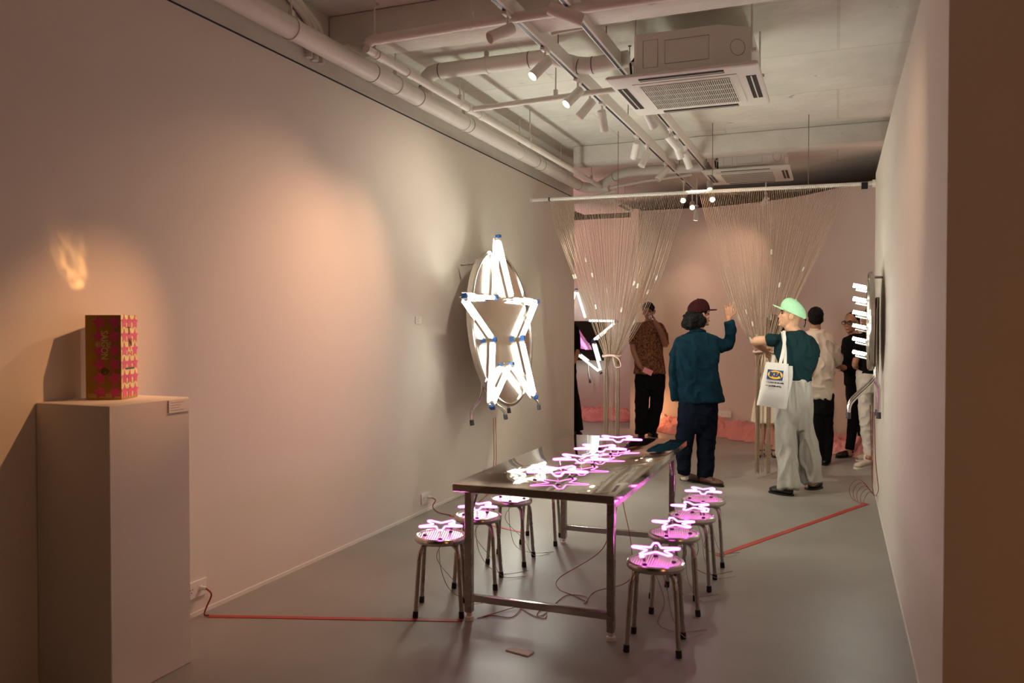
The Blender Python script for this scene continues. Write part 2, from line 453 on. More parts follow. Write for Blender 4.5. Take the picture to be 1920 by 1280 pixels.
pipe('vent_pipe', 'thick cream pipe rising from the left pipe and elbowing across to the big air conditioner',
     [(BP[0], YT, BP[1] + 0.03), (BP[0], YT, 3.37), (BP[0] + 0.012, YT, 3.41), (BP[0] + 0.045, YT, 3.435), (BP[0] + 0.09, YT, 3.445), (-2.3, YT, 3.445), (-1.98, YT, 3.445), (-1.9, YT, 3.435), (-1.72, YT - 0.02, 3.36), (-1.64, YT - 0.02, 3.345), (-1.56, YT - 0.02, 3.345), (-1.345, YT - 0.02, 3.36)],
     0.058, [((BP[0], YT, 3.335), (0, 0, 1)), ((BP[0] + 0.12, YT, 3.445), (1, 0, 0)), ((-2.08, YT, 3.445), (1, 0, 0)), ((-1.70, YT - 0.02, 3.353), (1, 0, -0.3)), ((-1.6, YT - 0.02, 3.345), (1, 0, 0))],
     clamps=[((-2.42, YT, 3.445), (1, 0, 0), CEIL)])
SP = (-2.70, 3.222)
pipe('sprinkler_pipe', 'slim cream pipe running parallel to the thick left pipe', [(SP[0], 4.40, SP[1]), (SP[0], 6, SP[1]), (SP[0], 8, SP[1]), (SP[0], 10.25, SP[1])], 0.026,
     [], clamps=[((SP[0], y, SP[1]), (0, 1, 0), CEIL) for y in (4.5, 5.75, 7.3, 9.4)])
for y in (4.56, 4.95, 5.93, 6.15): MB().cyl((SP[0], y - 0.04, SP[1]), (SP[0], y + 0.04, SP[1]), 0.031, 16).build('coupling', M['pipe'], bpy.data.objects['sprinkler_pipe'])
pipe('sprinkler_pipe', 'slim rosy pipe crossing under the near ceiling beam', [(-2.70, 4.42, 3.262), (-2.66, 4.42, 3.275), (-2, 4.43, 3.29), (-0.5, 4.44, 3.29), (1.5, 4.45, 3.29), (2.9, 4.45, 3.29)], 0.030,
     clamps=[((-2.01, 4.43, 3.29), (1, 0, 0), CEIL), ((-0.75, 4.44, 3.29), (1, 0, 0), CEIL)])
pipe('branch_pipe', 'thin cream branch pipe sloping right behind the first lit spotlights', [(-2.66, 5.93, 3.222), (-2.2, 5.92, 3.23), (-1.36, 5.9, 3.25)], 0.021,
     clamps=[((-1.98, 5.915, 3.235), (1, 0, 0), CEIL)])
pipe('branch_pipe', 'thin rosy pipe stub between the two light rails', [(-1.72, 5.05, 3.40), (-1.2, 5.05, 3.42)], 0.012)
pipe('vent_pipe', 'cream pipe bending behind the far ceiling beam', [(-2.86, 10.0, 3.24), (-2.66, 9.85, 3.27), (-2.46, 9.7, 3.335), (-2.3, 9.62, 3.345), (-1.9, 9.6, 3.34), (-1.37, 9.6, 3.33)], 0.055, [((-2.5, 9.73, 3.32), (1, -0.6, 0.2))])
pipe('branch_pipe', 'thin cream pipe rising to the right beyond the far beam', [(-2.67, 9.95, 3.22), (-2.2, 9.9, 3.27), (-1.6, 9.88, 3.31)], 0.018)
pipe('branch_pipe', 'thin cream pipe slanting down left at the far end of the pipes', [(-2.92, 9.98, 3.12), (-2.7, 9.98, 3.16), (-2.55, 9.98, 3.19)], 0.018)
for k, nm in enumerate(('nearest', 'middle', 'farthest')):
    y = 4.36 + 0.065 * k
    path = [(-3.09, y, 3.2), (-3.09, y, 3.36)] + [(-3.09, y - 0.09 + 0.09 * math.cos(a), 3.36 + 0.09 * math.sin(a)) for a in (0.3, 0.6, 0.9, 1.2)] + [(-3.09, y - 0.25, 3.475 + 0.05), (-3.09, y - 0.6, 3.53)]
    pipe('conduit', 'slim rosy conduit bending up the upper left wall, ' + nm + ' of three', path, 0.021)

# ------------------------------------------------------------------ cassette air conditioners
def cassette(x0, x1, y0, y1, z0, zb, label):
    t = empty('air_conditioner', ((x0 + x1) / 2, (y0 + y1) / 2, z0), label, 'air conditioner')
    c = 0.13; i = 0.055
    a0, a1, b0, b1 = x0 + 0.175, x1 - i, y0 + i, y1 - i
    e = 0.012; c = 0.19; c2 = 0.13
    oct_ = [(a0 + e, b0), (a1 - c, b0), (a1, b0 + c2), (a1, b1 - c2), (a1 - c, b1), (a0 + e, b1), (a0, b1 - e), (a0, b0 + e)]
    MB().prism(oct_, z0 + 0.03, zb).build('body', M['white_metal'], t)
    MB().prism([(x + (0.006 if x < (a0 + a1) / 2 else -0.006) * -1, y + (0.006 if y < (b0 + b1) / 2 else -0.006) * -1) for x, y in oct_], z0 + 0.0295, z0 + 0.037).build('gasket', M['black'], t)
    MB().box((x0, y0, z0), (x1, y1, z0 + 0.03), 0.008).build('face_panel', M['white_plastic'], t)
    mx, my = (x0 + x1) / 2, (y0 + y1) / 2; W = x1 - x0
    g = 0.30 * W
    gp = MB().box((mx - g - 0.05, my - g - 0.05, z0 - 0.006), (mx + g + 0.05, my + g + 0.05, z0), 0.003).build('grille_frame', M['white_plastic'], t)
    MB().box((mx - g, my - g, z0 - 0.008), (mx + g, my + g, z0 - 0.006)).build('grille_opening', M['grille'], t)
    s = MB(); N = 44
    for k in range(N + 1):
        x = mx - g + 2 * g * k / N; s.box((x - 0.0022, my - g, z0 - 0.013), (x + 0.0022, my + g, z0 - 0.0075))
    for k in range(6):
        y = my - g + 2 * g * k / 5; s.box((mx - g, y - 0.003, z0 - 0.0125), (mx + g, y + 0.003, z0 - 0.0075))
    s.build('grille', M['white_plastic'], t)
    for side in range(4):
        f = (lambda u, v: (mx + u, my + v)) if side in (0, 2) else (lambda u, v: (mx + v, my + u))
        sg = 1 if side in (0, 3) else -1
        v0 = -sg * (W / 2 - 0.092); v1 = -sg * (W / 2 - 0.030)
        lo = f(-0.28 * W, min(v0, v1)); hi = f(0.28 * W, max(v0, v1))
        xs = sorted((lo[0], hi[0])); yv = sorted((lo[1], hi[1]))
        fl = MB().box((xs[0], yv[0], z0 - 0.003), (xs[1], yv[1], z0 + 0.001)).build('air_outlet', M['black'], t)
        cx, cyv = (xs[0] + xs[1]) / 2, (yv[0] + yv[1]) / 2
        if side in (0, 2): MB().box((xs[0], cyv - 0.004, z0 - 0.006), (xs[1], cyv + 0.004, z0 - 0.002)).build('louver', M['white_plastic'], fl)
        else: MB().box((cx - 0.004, yv[0], z0 - 0.006), (cx + 0.004, yv[1], z0 - 0.002)).build('louver', M['white_plastic'], fl)
    # knock-out outlines
    yy = b0 - 0.001; zc = (z0 + 0.03 + zb) / 2; hz = 0.3 * (zb - z0)
    for (u0, u1, hz_) in ((a0 + 0.06, a0 + 0.155, hz), (a0 + 0.20, a0 + 0.475, hz * 0.85)):
        MB().tube([(u0, yy, zc - hz_), (u1, yy, zc - hz_), (u1, yy, zc + hz_), (u0, yy, zc + hz_)], 0.0012, 6, closed=True).build('knockout_line', M['seal'], t)
    d = Vector((c, c2, 0)).normalized(); ctr = Vector((a1 - c * 0.42, b0 + c2 * 0.58, zc)) + Vector((c2, -c, 0)).normalized() * 0.001
    MB().tube([ctr + (d * math.cos(2 * PI * q / 28) + Vector((0, 0, 1)) * math.sin(2 * PI * q / 28)) * 0.05 for q in range(28)], 0.0012, 6, closed=True).build('knockout_ring', M['seal'], t)
    for (hx, hy) in ((a0 - 0.02, b0 + 0.13), (a1 + 0.0, b0 + 0.13), (a0 - 0.02, b1 - 0.13), (a1 + 0.0, b1 - 0.13)):
        MB().cyl((hx, hy, z0 + 0.15), (hx, hy, CEIL), 0.006, 8).box((hx - 0.03, hy - 0.015, z0 + 0.14), (hx + 0.03, hy + 0.015, z0 + 0.16)).build('hanger', M['white_metal'], t)
    MB().box((a0 - 0.035, b0 + 0.15, z0 + 0.06), (a0, b0 + 0.24, z0 + 0.2)).tube([(a0 - 0.02, b0 + 0.15, z0 + 0.2), (a0 - 0.05, b0 + 0.12, z0 + 0.15), (a0 - 0.04, b0 + 0.1, z0 + 0.07)], 0.008, 8).build('valve_box', M['black'], t)
    return t
cassette(-1.40, -0.45, 5.185, 6.135, 3.095, 3.385, 'large white ceiling cassette air conditioner hanging nearest the camera')
cassette(-1.42, -0.485, 9.40, 10.34, 3.24, 3.49, 'white ceiling cassette air conditioner half hidden behind the far beam')
t = empty('ceiling_panel', (-3.05, 11.2, 3.02), 'slanting pale bulkhead panel above the bead curtain on the left', 'panel')
MB().box((-3.5, 10.7, 3.16), (-2.75, 11.75, 3.22), 0.01).build('panel_board', M['white_metal'], t)
MB().box((-2.78, 11.0, 3.15), (-2.74, 11.5, 3.165)).build('panel_slot', M['seal'], t)
for (x, y) in ((-3.4, 10.8), (-2.85, 10.8), (-3.4, 11.65), (-2.85, 11.65)): MB().cyl((x, y, 3.21), (x, y, CEIL), 0.006, 8).build('hanger', M['white_metal'], t)

# ------------------------------------------------------------------ light rails and spotlights
T1, T2, ZR = -1.757, -1.41, 3.30
def rail(x, y0, y1, label, wires):
    t = empty('light_rail', (x, y0, ZR), label, 'light rail')
    MB().box((x - 0.018, y0, ZR), (x + 0.026, y1, ZR + 0.095), 0.002).build('rail_body', M['white_metal'], t)
    MB().box((x - 0.009, y0, ZR - 0.002), (x + 0.009, y1, ZR + 0.001)).build('rail_slot', M['slot'], t)
    for y in wires: MB().cyl((x, y, ZR + 0.09), (x, y, CEIL), 0.004, 8).cyl((x, y, CEIL - 0.006), (x, y, CEIL), 0.012, 10).build('hanger_wire', M['seal'], t)
    return t
rail(T1, 1.2, 11.0, 'left white light rail under the ceiling', (2.5, 5.3, 7.3, 9.9))
rail(T2, 1.2, 10.35, 'right white light rail under the ceiling', (2.5, 5.25, 5.9, 7.0, 9.7))

def spotlight(x, y, target, label, lit=False, energy=0, color=WARM, angle=50, blend=0.7, L=0.165, drop=0.095, r=0.034, z=ZR, size=0.03):
    base = Vector((x, y, z)); t = empty('track_spotlight', base, label, 'spotlight', 'spotlights on the light rails')
    MB().box((x - 0.016, y - 0.055, z - 0.022), (x + 0.016, y + 0.055, z - 0.001), 0.003).build('adapter', M['white_metal'], t)
    pv = base - Vector((0, 0, drop))
    d = (Vector(target) - pv).normalized()
    back = pv - d * 0.035; front = back + d * L
    MB().cyl(base - Vector((0, 0, 0.02)), pv, 0.008, 10).build('stem', M['white_metal'], t)
    side = d.cross(Vector((0, 0, 1)));
    if side.length < 0.01: side = Vector((1, 0, 0))
    side.normalize()
    MB().tube([back, back + d * 0.004, front - d * 0.02, front - d * 0.018, front], [r * 0.96, r, r, r * 1.03, r * 1.03], 24).build('housing', M['white_metal'], t)
    MB().cyl(back - d * 0.004, back, r * 0.78, 20).build('rear_cap', M['pipe'], t)
    MB().cyl(front, front + d * 0.002, r * 0.86, 20).build('lens', M['lens'] if lit else M['lens_off'], t)
    if energy:
        lamp('spot_lamp', 'SPOT', front + d * 0.02, energy, color, target, t, size, angle, blend)
    return t
def sp(px, py, X): return onX(px, py, X).y
BOXT = (-2.98, 2.72, 1.42)
WALLT = tuple(onX(585, 660, XL))
spotlight(T1 , sp(952, 30, T1), (-3.0, 3.0, 2.2), 'unlit white spotlight at the top of the picture left of the left rail', z=ZR)
spotlight(T2, 3.75, BOXT, 'small white spotlight cut by the top edge between the rails', True, 180, (1.0, 0.47, 0.20), 27, 1.0, size=0.02)
spotlight(T2, 4.2, (0.2, 4.75, 2.55), 'amber tinted spotlight near the top edge between the rails', L=0.19)
spotlight(T1, sp(1022, 97, T1), tuple(onX(420, 720, XL)), 'lit spotlight on the left rail, nearest glowing one to the camera', True, 80, (1.0, 0.55, 0.36), 74, 1.0, size=0.03)
spotlight(T1, sp(1083, 152, T1), WALLT, 'lit spotlight on the left rail, second glowing one from the camera', True, 140, (1.0, 0.54, 0.33), 58, 1.0)
spotlight(T1, sp(1106, 172, T1), (-3.1, 5.6, 1.5), 'spotlight on the left rail just behind the second glowing one', False, 48, (1.0, 0.88, 0.72), 125, 1.0)
spotlight(T1, sp(1129, 193, T1), (-1.7, 7.6, 1.2), 'spotlight on the left rail hanging almost straight down beside a tilted one')
spotlight(T1, sp(1193, 253, T1), (-2.2, 8.45, 2.2), 'spotlight on the left rail showing its round back, in front of the glowing white one', False, 70, COOLWARM, 60, 1.0)
spotlight(T1, sp(1212, 270, T1), (-2.4, 7.4, 1.4), 'brightly lit spotlight body on the left rail before the beam', False, 130, COOLWARM, 60, 1.0)
spotlight(T1, sp(1247, 302, T1), (-3.0, 8.0, 1.6), 'spotlight on the left rail tilted left just under the far beam')
spotlight(T2, sp(1214, 197, T2), (-0.6, 8.2, 1.1), 'spotlight on the right rail below the large air conditioner showing its round back', False, 190, COOLWARM, 50, 1.0)
spotlight(T2, sp(1256, 247, T2), (-0.4, 9.2, 1.9), 'spotlight on the right rail, first of the far cluster', False, 30, WARM, 60, 1.0)
spotlight(T2, sp(1268, 260, T2), (-0.9, 9.4, 1.3), 'spotlight on the right rail, second of the far cluster')
spotlight(T2, sp(1285, 278, T2), (-0.8, 9.6, 1.2), 'glowing spotlight on the right rail, third of the far cluster', False, 90, WARM, 60, 1.0)
spotlight(T2, 9.98, (-1.25, 8.9, 2.2), 'lit spotlight at the far end of the right rail just above the curtain rod', True, 40, COOLWARM, 70, 1.0)
p = onX(1359, 374, T2 + 0.1)
spotlight(T2 + 0.0, 10.19, (-0.6, 4.5, 0.6), 'lit spotlight below the curtain rod on the right, facing the camera', True, drop=0.22)
spotlight(T1, 10.2, (-1.2, 5.2, 0.4), 'lit spotlight below the curtain rod, leftmost of the glowing three', True, drop=0.20)
spotlight(T1, 10.85, (-0.9, 5.6, 0.4), 'lit spotlight below the curtain rod, middle of the glowing three', True, drop=0.20)
t = spotlight(-1.80, 11.5, (-2.1, 11.9, 1.5), 'small spotlight hanging against the back wall between the curtains', True, 22, WARM, 70, 1.0, z=3.18, L=0.15)
MB().cyl((-1.80, 11.5, 3.18), (-1.80, 11.5, CEIL), 0.008, 8).build('hanger', M['white_metal'], t)
t = spotlight(-0.85, 11.0, (-1.6, 11.9, 2.2), 'small dark spotlight hanging near the curved back wall at right', False, 40, WARM, 80, 1.0, z=3.22, L=0.12)
MB().cyl((-0.85, 11.0, 3.2), (-0.85, 11.0, CEIL), 0.008, 8).build('hanger', M['white_metal'], t)
# added spot without a fixture, warm wash on the right wall
lamp('right_wall_fill', 'SPOT', (-1.3, 2.9, 3.2), 90, WARM, tuple(onX(1705, 420, XR)), None, 0.04, 40, 1.0)

lamp('floor_uplight', 'POINT', (-2.45, 11.75, 0.32), 5, (1.0, 0.5, 0.22), size=0.06)

# ------------------------------------------------------------------ plinth and carton
t = empty('plinth', (-2.91, 2.67, 0), 'tall white plinth carrying the gold carton by the left wall', 'plinth')
MB().box((-3.108, 2.455, 0), (-2.70, 2.893, 1.199), 0.003).build('plinth_body', M['wall'], t)
def card(name, label, c, ax, up_, w, h, th=0.006, lines=4):
    """small caption card with grey lines of print"""
    ax, up_ = Vector(ax).normalized(), Vector(up_).normalized(); nrm = ax.cross(up_)
    c = Vector(c); t = empty(name, c, label, 'label')
    m = MB().obox(c, ax, up_, nrm, w / 2, h / 2, th / 2)
    m.use(1)
    for k in range(lines):
        L = w * (0.62 if k == 0 else random.uniform(0.35, 0.8))
        m.obox(c + up_ * (h * (0.3 - 0.6 * k / max(1, lines - 1))) + ax * (-w * 0.44 + L / 2) + nrm * (th / 2), ax, up_, nrm, L / 2, h * 0.022, 0.0003)
    m.build('card', [M['paper'], M['ink']], t)
    return t
a, b = onX(316, 763, -2.697), onX(355, 761, -2.697)
card('caption_card', 'small white caption card stuck near the top edge of the plinth', (-2.697, (a.y + b.y) / 2, a.z), (0, 1, 0), (0, 0, 1), b.y - a.y, 0.055)
M['gold'] = mat('gold_print', (0.52, 0.27, 0.045), 0.30, metal=0.75, vary=0.12, vscale=12)
M['magenta'] = mat('magenta_print', (0.62, 0.06, 0.17), 0.5, vary=0.1, vscale=15)
M['gold_light'] = mat('pale_gold_print', (0.85, 0.62, 0.30), 0.35, metal=0.3, vary=0.08, vscale=12)
M['dark_print'] = mat('dark_brown_print', (0.05, 0.03, 0.012), 0.5, vary=0.2, vscale=20)
def star_poly(R, r, rot=PI / 2, n=5, kx=1.0):
    return [(kx * (R if k % 2 == 0 else r) * math.cos(rot + PI * k / n), (R if k % 2 == 0 else r) * math.sin(rot + PI * k / n)) for k in range(2 * n)]
FR = onZ(228, 749.5, 1.199); FL = onZ(161, 749.5, 1.199)
U = (FR - FL); U.z = 0; bw = U.length; U.normalize(); V = Vector((-U.y, U.x, 0)); bd = bw * 0.98
BH = 0.365
ctr = (FL + FR) / 2 + V * bd / 2
t = empty('beer_carton', (ctr.x, ctr.y, 1.2), 'gold carton printed with pink stars standing on the plinth', 'carton')
mb = MB().obox((ctr.x, ctr.y, 1.2 + BH / 2), U, V, (0, 0, 1), bw / 2, bd / 2, BH / 2)
mb.use(1)
def face_f(o, ax, nr): return lambda x, y, z: Vector(o) + ax * x + Vector((0, 0, 1)) * y + nr * z
f1 = face_f((FL.x, FL.y, 1.2), U, -V)
f2 = face_f((FR.x, FR.y, 1.2), V, U)
for r_ in range(6):
    zc = 0.032 + r_ * 0.0605
    for c_ in (0.40, 0.82):
        mb.prism([(x + bw * c_, y + zc) for x, y in star_poly(0.033, 0.0165, 0.25 + PI / 2)], -0.001, 0.0007, f1)
    for c_ in (0.20, 0.52, 0.86):
        mb.prism([(x + bd * c_, y + zc) for x, y in star_poly(0.033, 0.0165, 0.0 + PI / 2)], -0.001, 0.0007, f2)
mb.use(2)
mb.obox((ctr.x, ctr.y, 1.2 + BH / 2), U, V, (0, 0, 1), 0.001, 0.001, 0.001)
for i in range(3): mb.prism([(0.01 + 0 * i, 0.010 + 0.006 * i), (bw - 0.004, 0.010 + 0.006 * i), (bw - 0.004, 0.0115 + 0.006 * i), (0.01, 0.0115 + 0.006 * i)], 0, 0.0005, f1)
mb.build('carton_body', [M['gold'], M['magenta'], M['gold_light']], t)
dn = Vector((0, 0, -1))
place_text('lettering', 'SAIGON', 0.042, f1(bw * 0.53, 0.235, 0.001), dn, U, M['gold_light'], t, 0.0006, 0.0005, 0.80)
place_text('lettering', 'BIA', 0.024, f1(bw * 0.66, 0.235, 0.001), dn, U, M['gold_light'], t, 0.0006, 0, 0.8)
sm = MB()
for k, (yy, L) in enumerate(((0.30, 0.016), (0.34, 0.028), (0.385, 0.022))):
    sm.prism([(bw * yy, 0.238 - L / 2), (bw * (yy + 0.022), 0.238 - L / 2), (bw * (yy + 0.022), 0.238 + L / 2), (bw * yy, 0.238 + L / 2)], 0.0008, 0.0012, f1)
sm.build('small_print', M['gold_light'], t)
em = MB()
em.tube([f1(bw * 0.55 + 0.016 * math.cos(a) * (1 - a / 14), 0.118 + 0.016 * math.sin(a) * (1 - a / 14), 0.001) for a in [k * 0.4 for k in range(26)]], 0.0016, 6)
em.tube([f1(bw * 0.52, 0.14, 0.001), f1(bw * 0.45, 0.128, 0.001), f1(bw * 0.47, 0.112, 0.001)], 0.0018, 6)
em.build('emblem', M['dark_print'], t)
place_text('lettering', 'T', 0.05, f2(bd * 0.48, 0.295, 0.001), V, (0, 0, 1), M['dark_print'], t, 0.0006, 0.0005, 0.8)
place_text('lettering', 'N', 0.05, f2(bd * 0.55, 0.245, 0.001), V, (0, 0, 1), M['dark_print'], t, 0.0006, 0, 0.8)
place_text('lettering', 'AA', 0.036, f2(bd * 0.53, 0.212, 0.001), V, (0, 0, 1), M['gold_light'], t, 0.0006, 0.0005)
sm = MB()
sm.prism([(bd * 0.25, 0.128), (bd * 0.8, 0.128), (bd * 0.8, 0.136), (bd * 0.25, 0.136)], 0.0008, 0.0012, f2)
sm.build('small_print', M['dark_print'], t)
# added patterned spot imitating light the carton's shiny top throws up the wall
refl = lamp('added_glint_light', 'SPOT', (ctr.x, ctr.y, 1.58), 4.5, (1.0, 0.48, 0.16), tuple(onX(138, 502, XL)), None, 0.012, 42, 1.0)
refl.data.use_nodes = True
nt = refl.data.node_tree; e = nt.nodes.get('Emission'); tc = nt.nodes.new('ShaderNodeTexCoord'); nz = nt.nodes.new('ShaderNodeTexNoise')
nz.inputs['Scale'].default_value = 13; nz.inputs['Detail'].default_value = 3; nz.inputs['Distortion'].default_value = 1.2
mr = nt.nodes.new('ShaderNodeMapRange'); mr.inputs['From Min'].default_value = 0.42; mr.inputs['From Max'].default_value = 0.72; mr.inputs['To Max'].default_value = 2.2
nt.links.new(tc.outputs['Normal'], nz.inputs['Vector']); nt.links.new(nz.outputs['Fac'], mr.inputs['Value']); nt.links.new(mr.outputs['Result'], e.inputs['Strength'])

# ------------------------------------------------------------------ steel table
TX0, TX1, TY0, TY1, TZ = -1.81, -0.965, 3.755, 5.77, 0.72
t = empty('steel_table', ((TX0 + TX1) / 2, (TY0 + TY1) / 2, 0), 'long polished stainless steel table carrying pink neon stars', 'table')
MB().box((TX0, TY0, TZ - 0.042), (TX1, TY1, TZ), 0.004).build('tabletop', M['steel_top'], t)
LX = (-1.755, -1.003); LY = (3.845, 5.43)
for x in LX:
    for y in LY:
        l = MB().box((x - 0.019, y - 0.019, 0.04), (x + 0.019, y + 0.019, TZ - 0.042), 0.003).build('leg', M['steel_dark'], t)
        MB().lathe([(0.014, 0.045), (0.014, 0.02), (0.022, 0.016), (0.024, 0.0)], (x, y, 0), 20).build('foot', M['white_plastic'], l)
for y in LY: MB().box((LX[0], y - 0.016, 0.10), (LX[1], y + 0.016, 0.135), 0.002).build('cross_rail', M['steel'], t)
for x in LX:
    MB().box((x - 0.02, LY[0], TZ - 0.08), (x + 0.02, LY[1], TZ - 0.042), 0.002).build('side_rail', M['steel_dark'], t)
for x in LX:
    for y, s in ((LY[0], 1), (LY[1], -1)):
        MB().cyl((x, y + s * 0.015, 0.53), (x, y + s * 0.13, 0.675), 0.007, 10).build('brace', M['steel_dark'], t)

# ------------------------------------------------------------------ stools
def make_stool():
    t = empty('round_stool', (0, 0, 0))
    MB().lathe([(0.0005, 0.385), (0.121, 0.385), (0.123, 0.395), (0.118, 0.4015), (0.05, 0.399), (0.0005, 0.3985)], n=48).build('seat', M['seat'], t)
    MB().lathe([(0.118, 0.376), (0.133, 0.374), (0.139, 0.381), (0.1395, 0.394), (0.136, 0.404), (0.128, 0.4085), (0.121, 0.405), (0.118, 0.395), (0.118, 0.376)], n=56, caps=False).build('rim', M['steel'], t)
    for k in range(4):
        a = PI / 4 + k * PI / 2; c, s = math.cos(a), math.sin(a)
        prof = catmull([(0.05, 0.369), (0.098, 0.368), (0.128, 0.352), (0.143, 0.315), (0.150, 0.25), (0.160, 0.13), (0.170, 0.012)], 5)
        l = MB().tube([(r * c, r * s, z) for r, z in prof], 0.0112, 14).build('leg', M['steel_dark'], t)
        MB().tube([(0.1682 * c, 0.1682 * s, 0.034), (0.1705 * c, 0.1705 * s, 0.004), (0.1707 * c, 0.1707 * s, 0.0)], [0.0138, 0.0148, 0.0135], 14).build('rubber_foot', M['rubber'], l)
    return t
proto = make_stool()
stools = [(-0.79, 3.86, 5, 'steel stool at the near end of the right row'), (-0.805, 4.42, 12, 'second steel stool from the camera in the right row'),
          (-0.785, 4.87, 0, 'third steel stool from the camera in the right row'), (-0.79, 5.36, 8, 'farthest steel stool of the right row by the denim jacket person'),
          (-1.955, 3.92, 20, 'steel stool at the near left corner of the table'), (-1.96, 4.42, 14, 'second steel stool of the left row seen behind the table leg'),
          (-1.95, 4.92, 6, 'third steel stool of the left row partly under the table edge'), (-1.93, 5.45, 10, 'farthest steel stool of the left row with only legs showing')]
for i, (x, y, a, lab) in enumerate(stools):
    o = proto if i == 0 else copy_tree(proto)
    o.location = (x, y, 0); o.rotation_euler = (0, 0, math.radians(a)); tag(o, lab, 'stool', 'steel stools around the table')

# ------------------------------------------------------------------ small neon stars
def star_path(R, r, tipw, tail=0.0):
    pts = []
    for k in range(5):
        a = PI / 2 + 2 * PI * k / 5; d = Vector((math.cos(a), math.sin(a), 0)); s = Vector((-d.y, d.x, 0))
        Rk = R * (1 + (tail if k == 0 else 0))
        q = tipw
        base = d * (Rk - q)
        pts += [base - s * q, base - s * q * 0.75 + d * q * 0.66, base + d * q, base + s * q * 0.75 + d * q * 0.66, base + s * q]
        b = a + PI / 5; e = Vector((math.cos(b), math.sin(b), 0)); ep = Vector((-e.y, e.x, 0))
        pts += [e * r * 1.04 - ep * 0.006, e * r, e * r * 1.04 + ep * 0.006]
    return pts
def make_neon(R, h, tipw):
    t = empty('neon_star', (0, 0, 0))
    pts = [p + Vector((0, 0, h)) for p in star_path(R, R * 0.38, tipw)]
    # leave the gap where the tube doubles back at one arm
    g = 18; seq = pts[g:] + pts[:g - 1]
    a, b = seq[0], seq[-1]
    inn = Vector((-a.x, -a.y, 0)).normalized() * 0.03
    seq = [a + inn + Vector((0, 0, -0.018)), a + Vector((0, 0, -0.012)), a + Vector((0, 0, -0.003))] + seq[1:-1] + [b + Vector((0, 0, -0.003)), b + Vector((0, 0, -0.012)), b + inn + Vector((0, 0, -0.018))]
    MB().tube(seq, 0.0044, 8).build('neon_tube', M['neon'], t)
    MB().tube(seq, 0.0072, 10).build('glass_tube', M['neon_glass'], t)
    for k in range(3):
        an = PI / 2 + 2 * PI * (k * 2 - 0.0) / 5 - (0.35 if k == 2 else 0); d = Vector((math.cos(an), math.sin(an), 0)) * (R * 0.72)
        po = MB().cyl(d + Vector((0, 0, 0.006)), d + Vector((0, 0, h - 0.006)), 0.0052, 12).build('glass_post', M['glass'], t)
        MB().lathe([(0.0005, 0.0), (0.011, 0.0), (0.011, 0.004), (0.006, 0.007), (0.0005, 0.007)], d, 14).build('post_base', M['black'], po)
    for q in (seq[0], seq[-1]):
        MB().cyl(q + Vector((0, 0, -0.020)), q + Vector((0, 0, 0.002)), 0.006, 10).build('electrode', M['seal'], t)
    return t
sp1 = make_neon(0.118, 0.056, 0.0125)
srot = [101, 108, 188, -82, -66, -70, 20]
snames = ['pink neon star on the nearest stool of the right row', 'pink neon star on the second stool of the right row', 'pink neon star on the third stool of the right row',
          'pink neon star on the farthest stool of the right row', 'pink neon star on the near left stool', 'pink neon star on the second left stool behind the table leg', 'pink neon star on the third left stool hidden by the table edge']
for i, (a, lab) in enumerate(zip(srot, snames)):
    o = sp1 if i == 0 else copy_tree(sp1)
    o.location = (stools[i][0], stools[i][1], 0.401); o.rotation_euler = (0, 0, math.radians(a - 90)); tag(o, lab, 'neon star', 'small pink neon stars')
sp2 = make_neon(0.162, 0.052, 0.0145)
for i, (x, y, a, lab) in enumerate(((-1.335, 4.02, -70, 'nearest pink neon star on the steel table'), (-1.335, 4.44, -72, 'second pink neon star from the camera on the table'),
                                    (-1.34, 4.86, -73, 'third pink neon star from the camera on the table'), (-1.34, 5.30, -74, 'farthest pink neon star on the table'))):
    o = sp2 if i == 0 else copy_tree(sp2)
    o.location = (x, y, TZ); o.rotation_euler = (0, 0, math.radians(a - 90)); tag(o, lab, 'neon star', 'pink neon stars on the steel table')

# ------------------------------------------------------------------ outlets, cables, tape, cards
def outlet(c, nrm, ax, w, h, label, n=2):
    t = empty('wall_outlet', c, label, 'wall outlet'); c, nrm, ax = Vector(c), Vector(nrm), Vector(ax); u = Vector((0, 0, 1))
    MB().obox(c + nrm * 0.005, ax, u, nrm, w / 2, h / 2, 0.005).build('cover_plate', M['white_plastic'], t)
    for k in range(n):
        q = c + ax * ((k - (n - 1) / 2) * w / n)
        for dx, dz in ((-0.008, 0.006), (0.008, 0.006), (0, -0.009)):
            MB().cyl(q + ax * dx + u * dz + nrm * 0.009, q + ax * dx + u * dz + nrm * 0.0108, 0.0032, 8).build('socket_hole', M['black'], t)
    return t
o1 = onX(366, 1104, XL); outlet((XL, o1.y, o1.z), (1, 0, 0), (0, 1, 0), 0.15, 0.085, 'white double outlet low on the left wall beside the plinth')
o2 = onX(797, 933, XL); outlet((XL, o2.y, o2.z), (1, 0, 0), (0, 1, 0), 0.15, 0.085, 'white outlet low on the left wall behind the near left stool')
def plug(c, nrm, label):
    t = empty('plug', c, label, 'plug'); c = Vector(c); nrm = Vector(nrm)
    MB().cyl(c, c + nrm * 0.035, 0.013, 14, 0.009).build('plug_body', M['white_plastic'], t)
plug((XL + 0.011, o1.y + 0.03, o1.z), (1, 0, 0), 'white plug with red cord in the outlet beside the plinth')
plug((XL + 0.011, o2.y + 0.03, o2.z), (1, 0, 0), 'white plug with red cord in the outlet behind the left stools')
def cable(label, pts, r=0.0022, m='red_cable', n=8, kind='cable', name='cable'):
    p = catmull([tuple(q) for q in pts], 8)
    o = MB().tube(p, r, n).build(name, M[m], None, loc=tuple(pts[0]))
    return tag(o, label, kind)
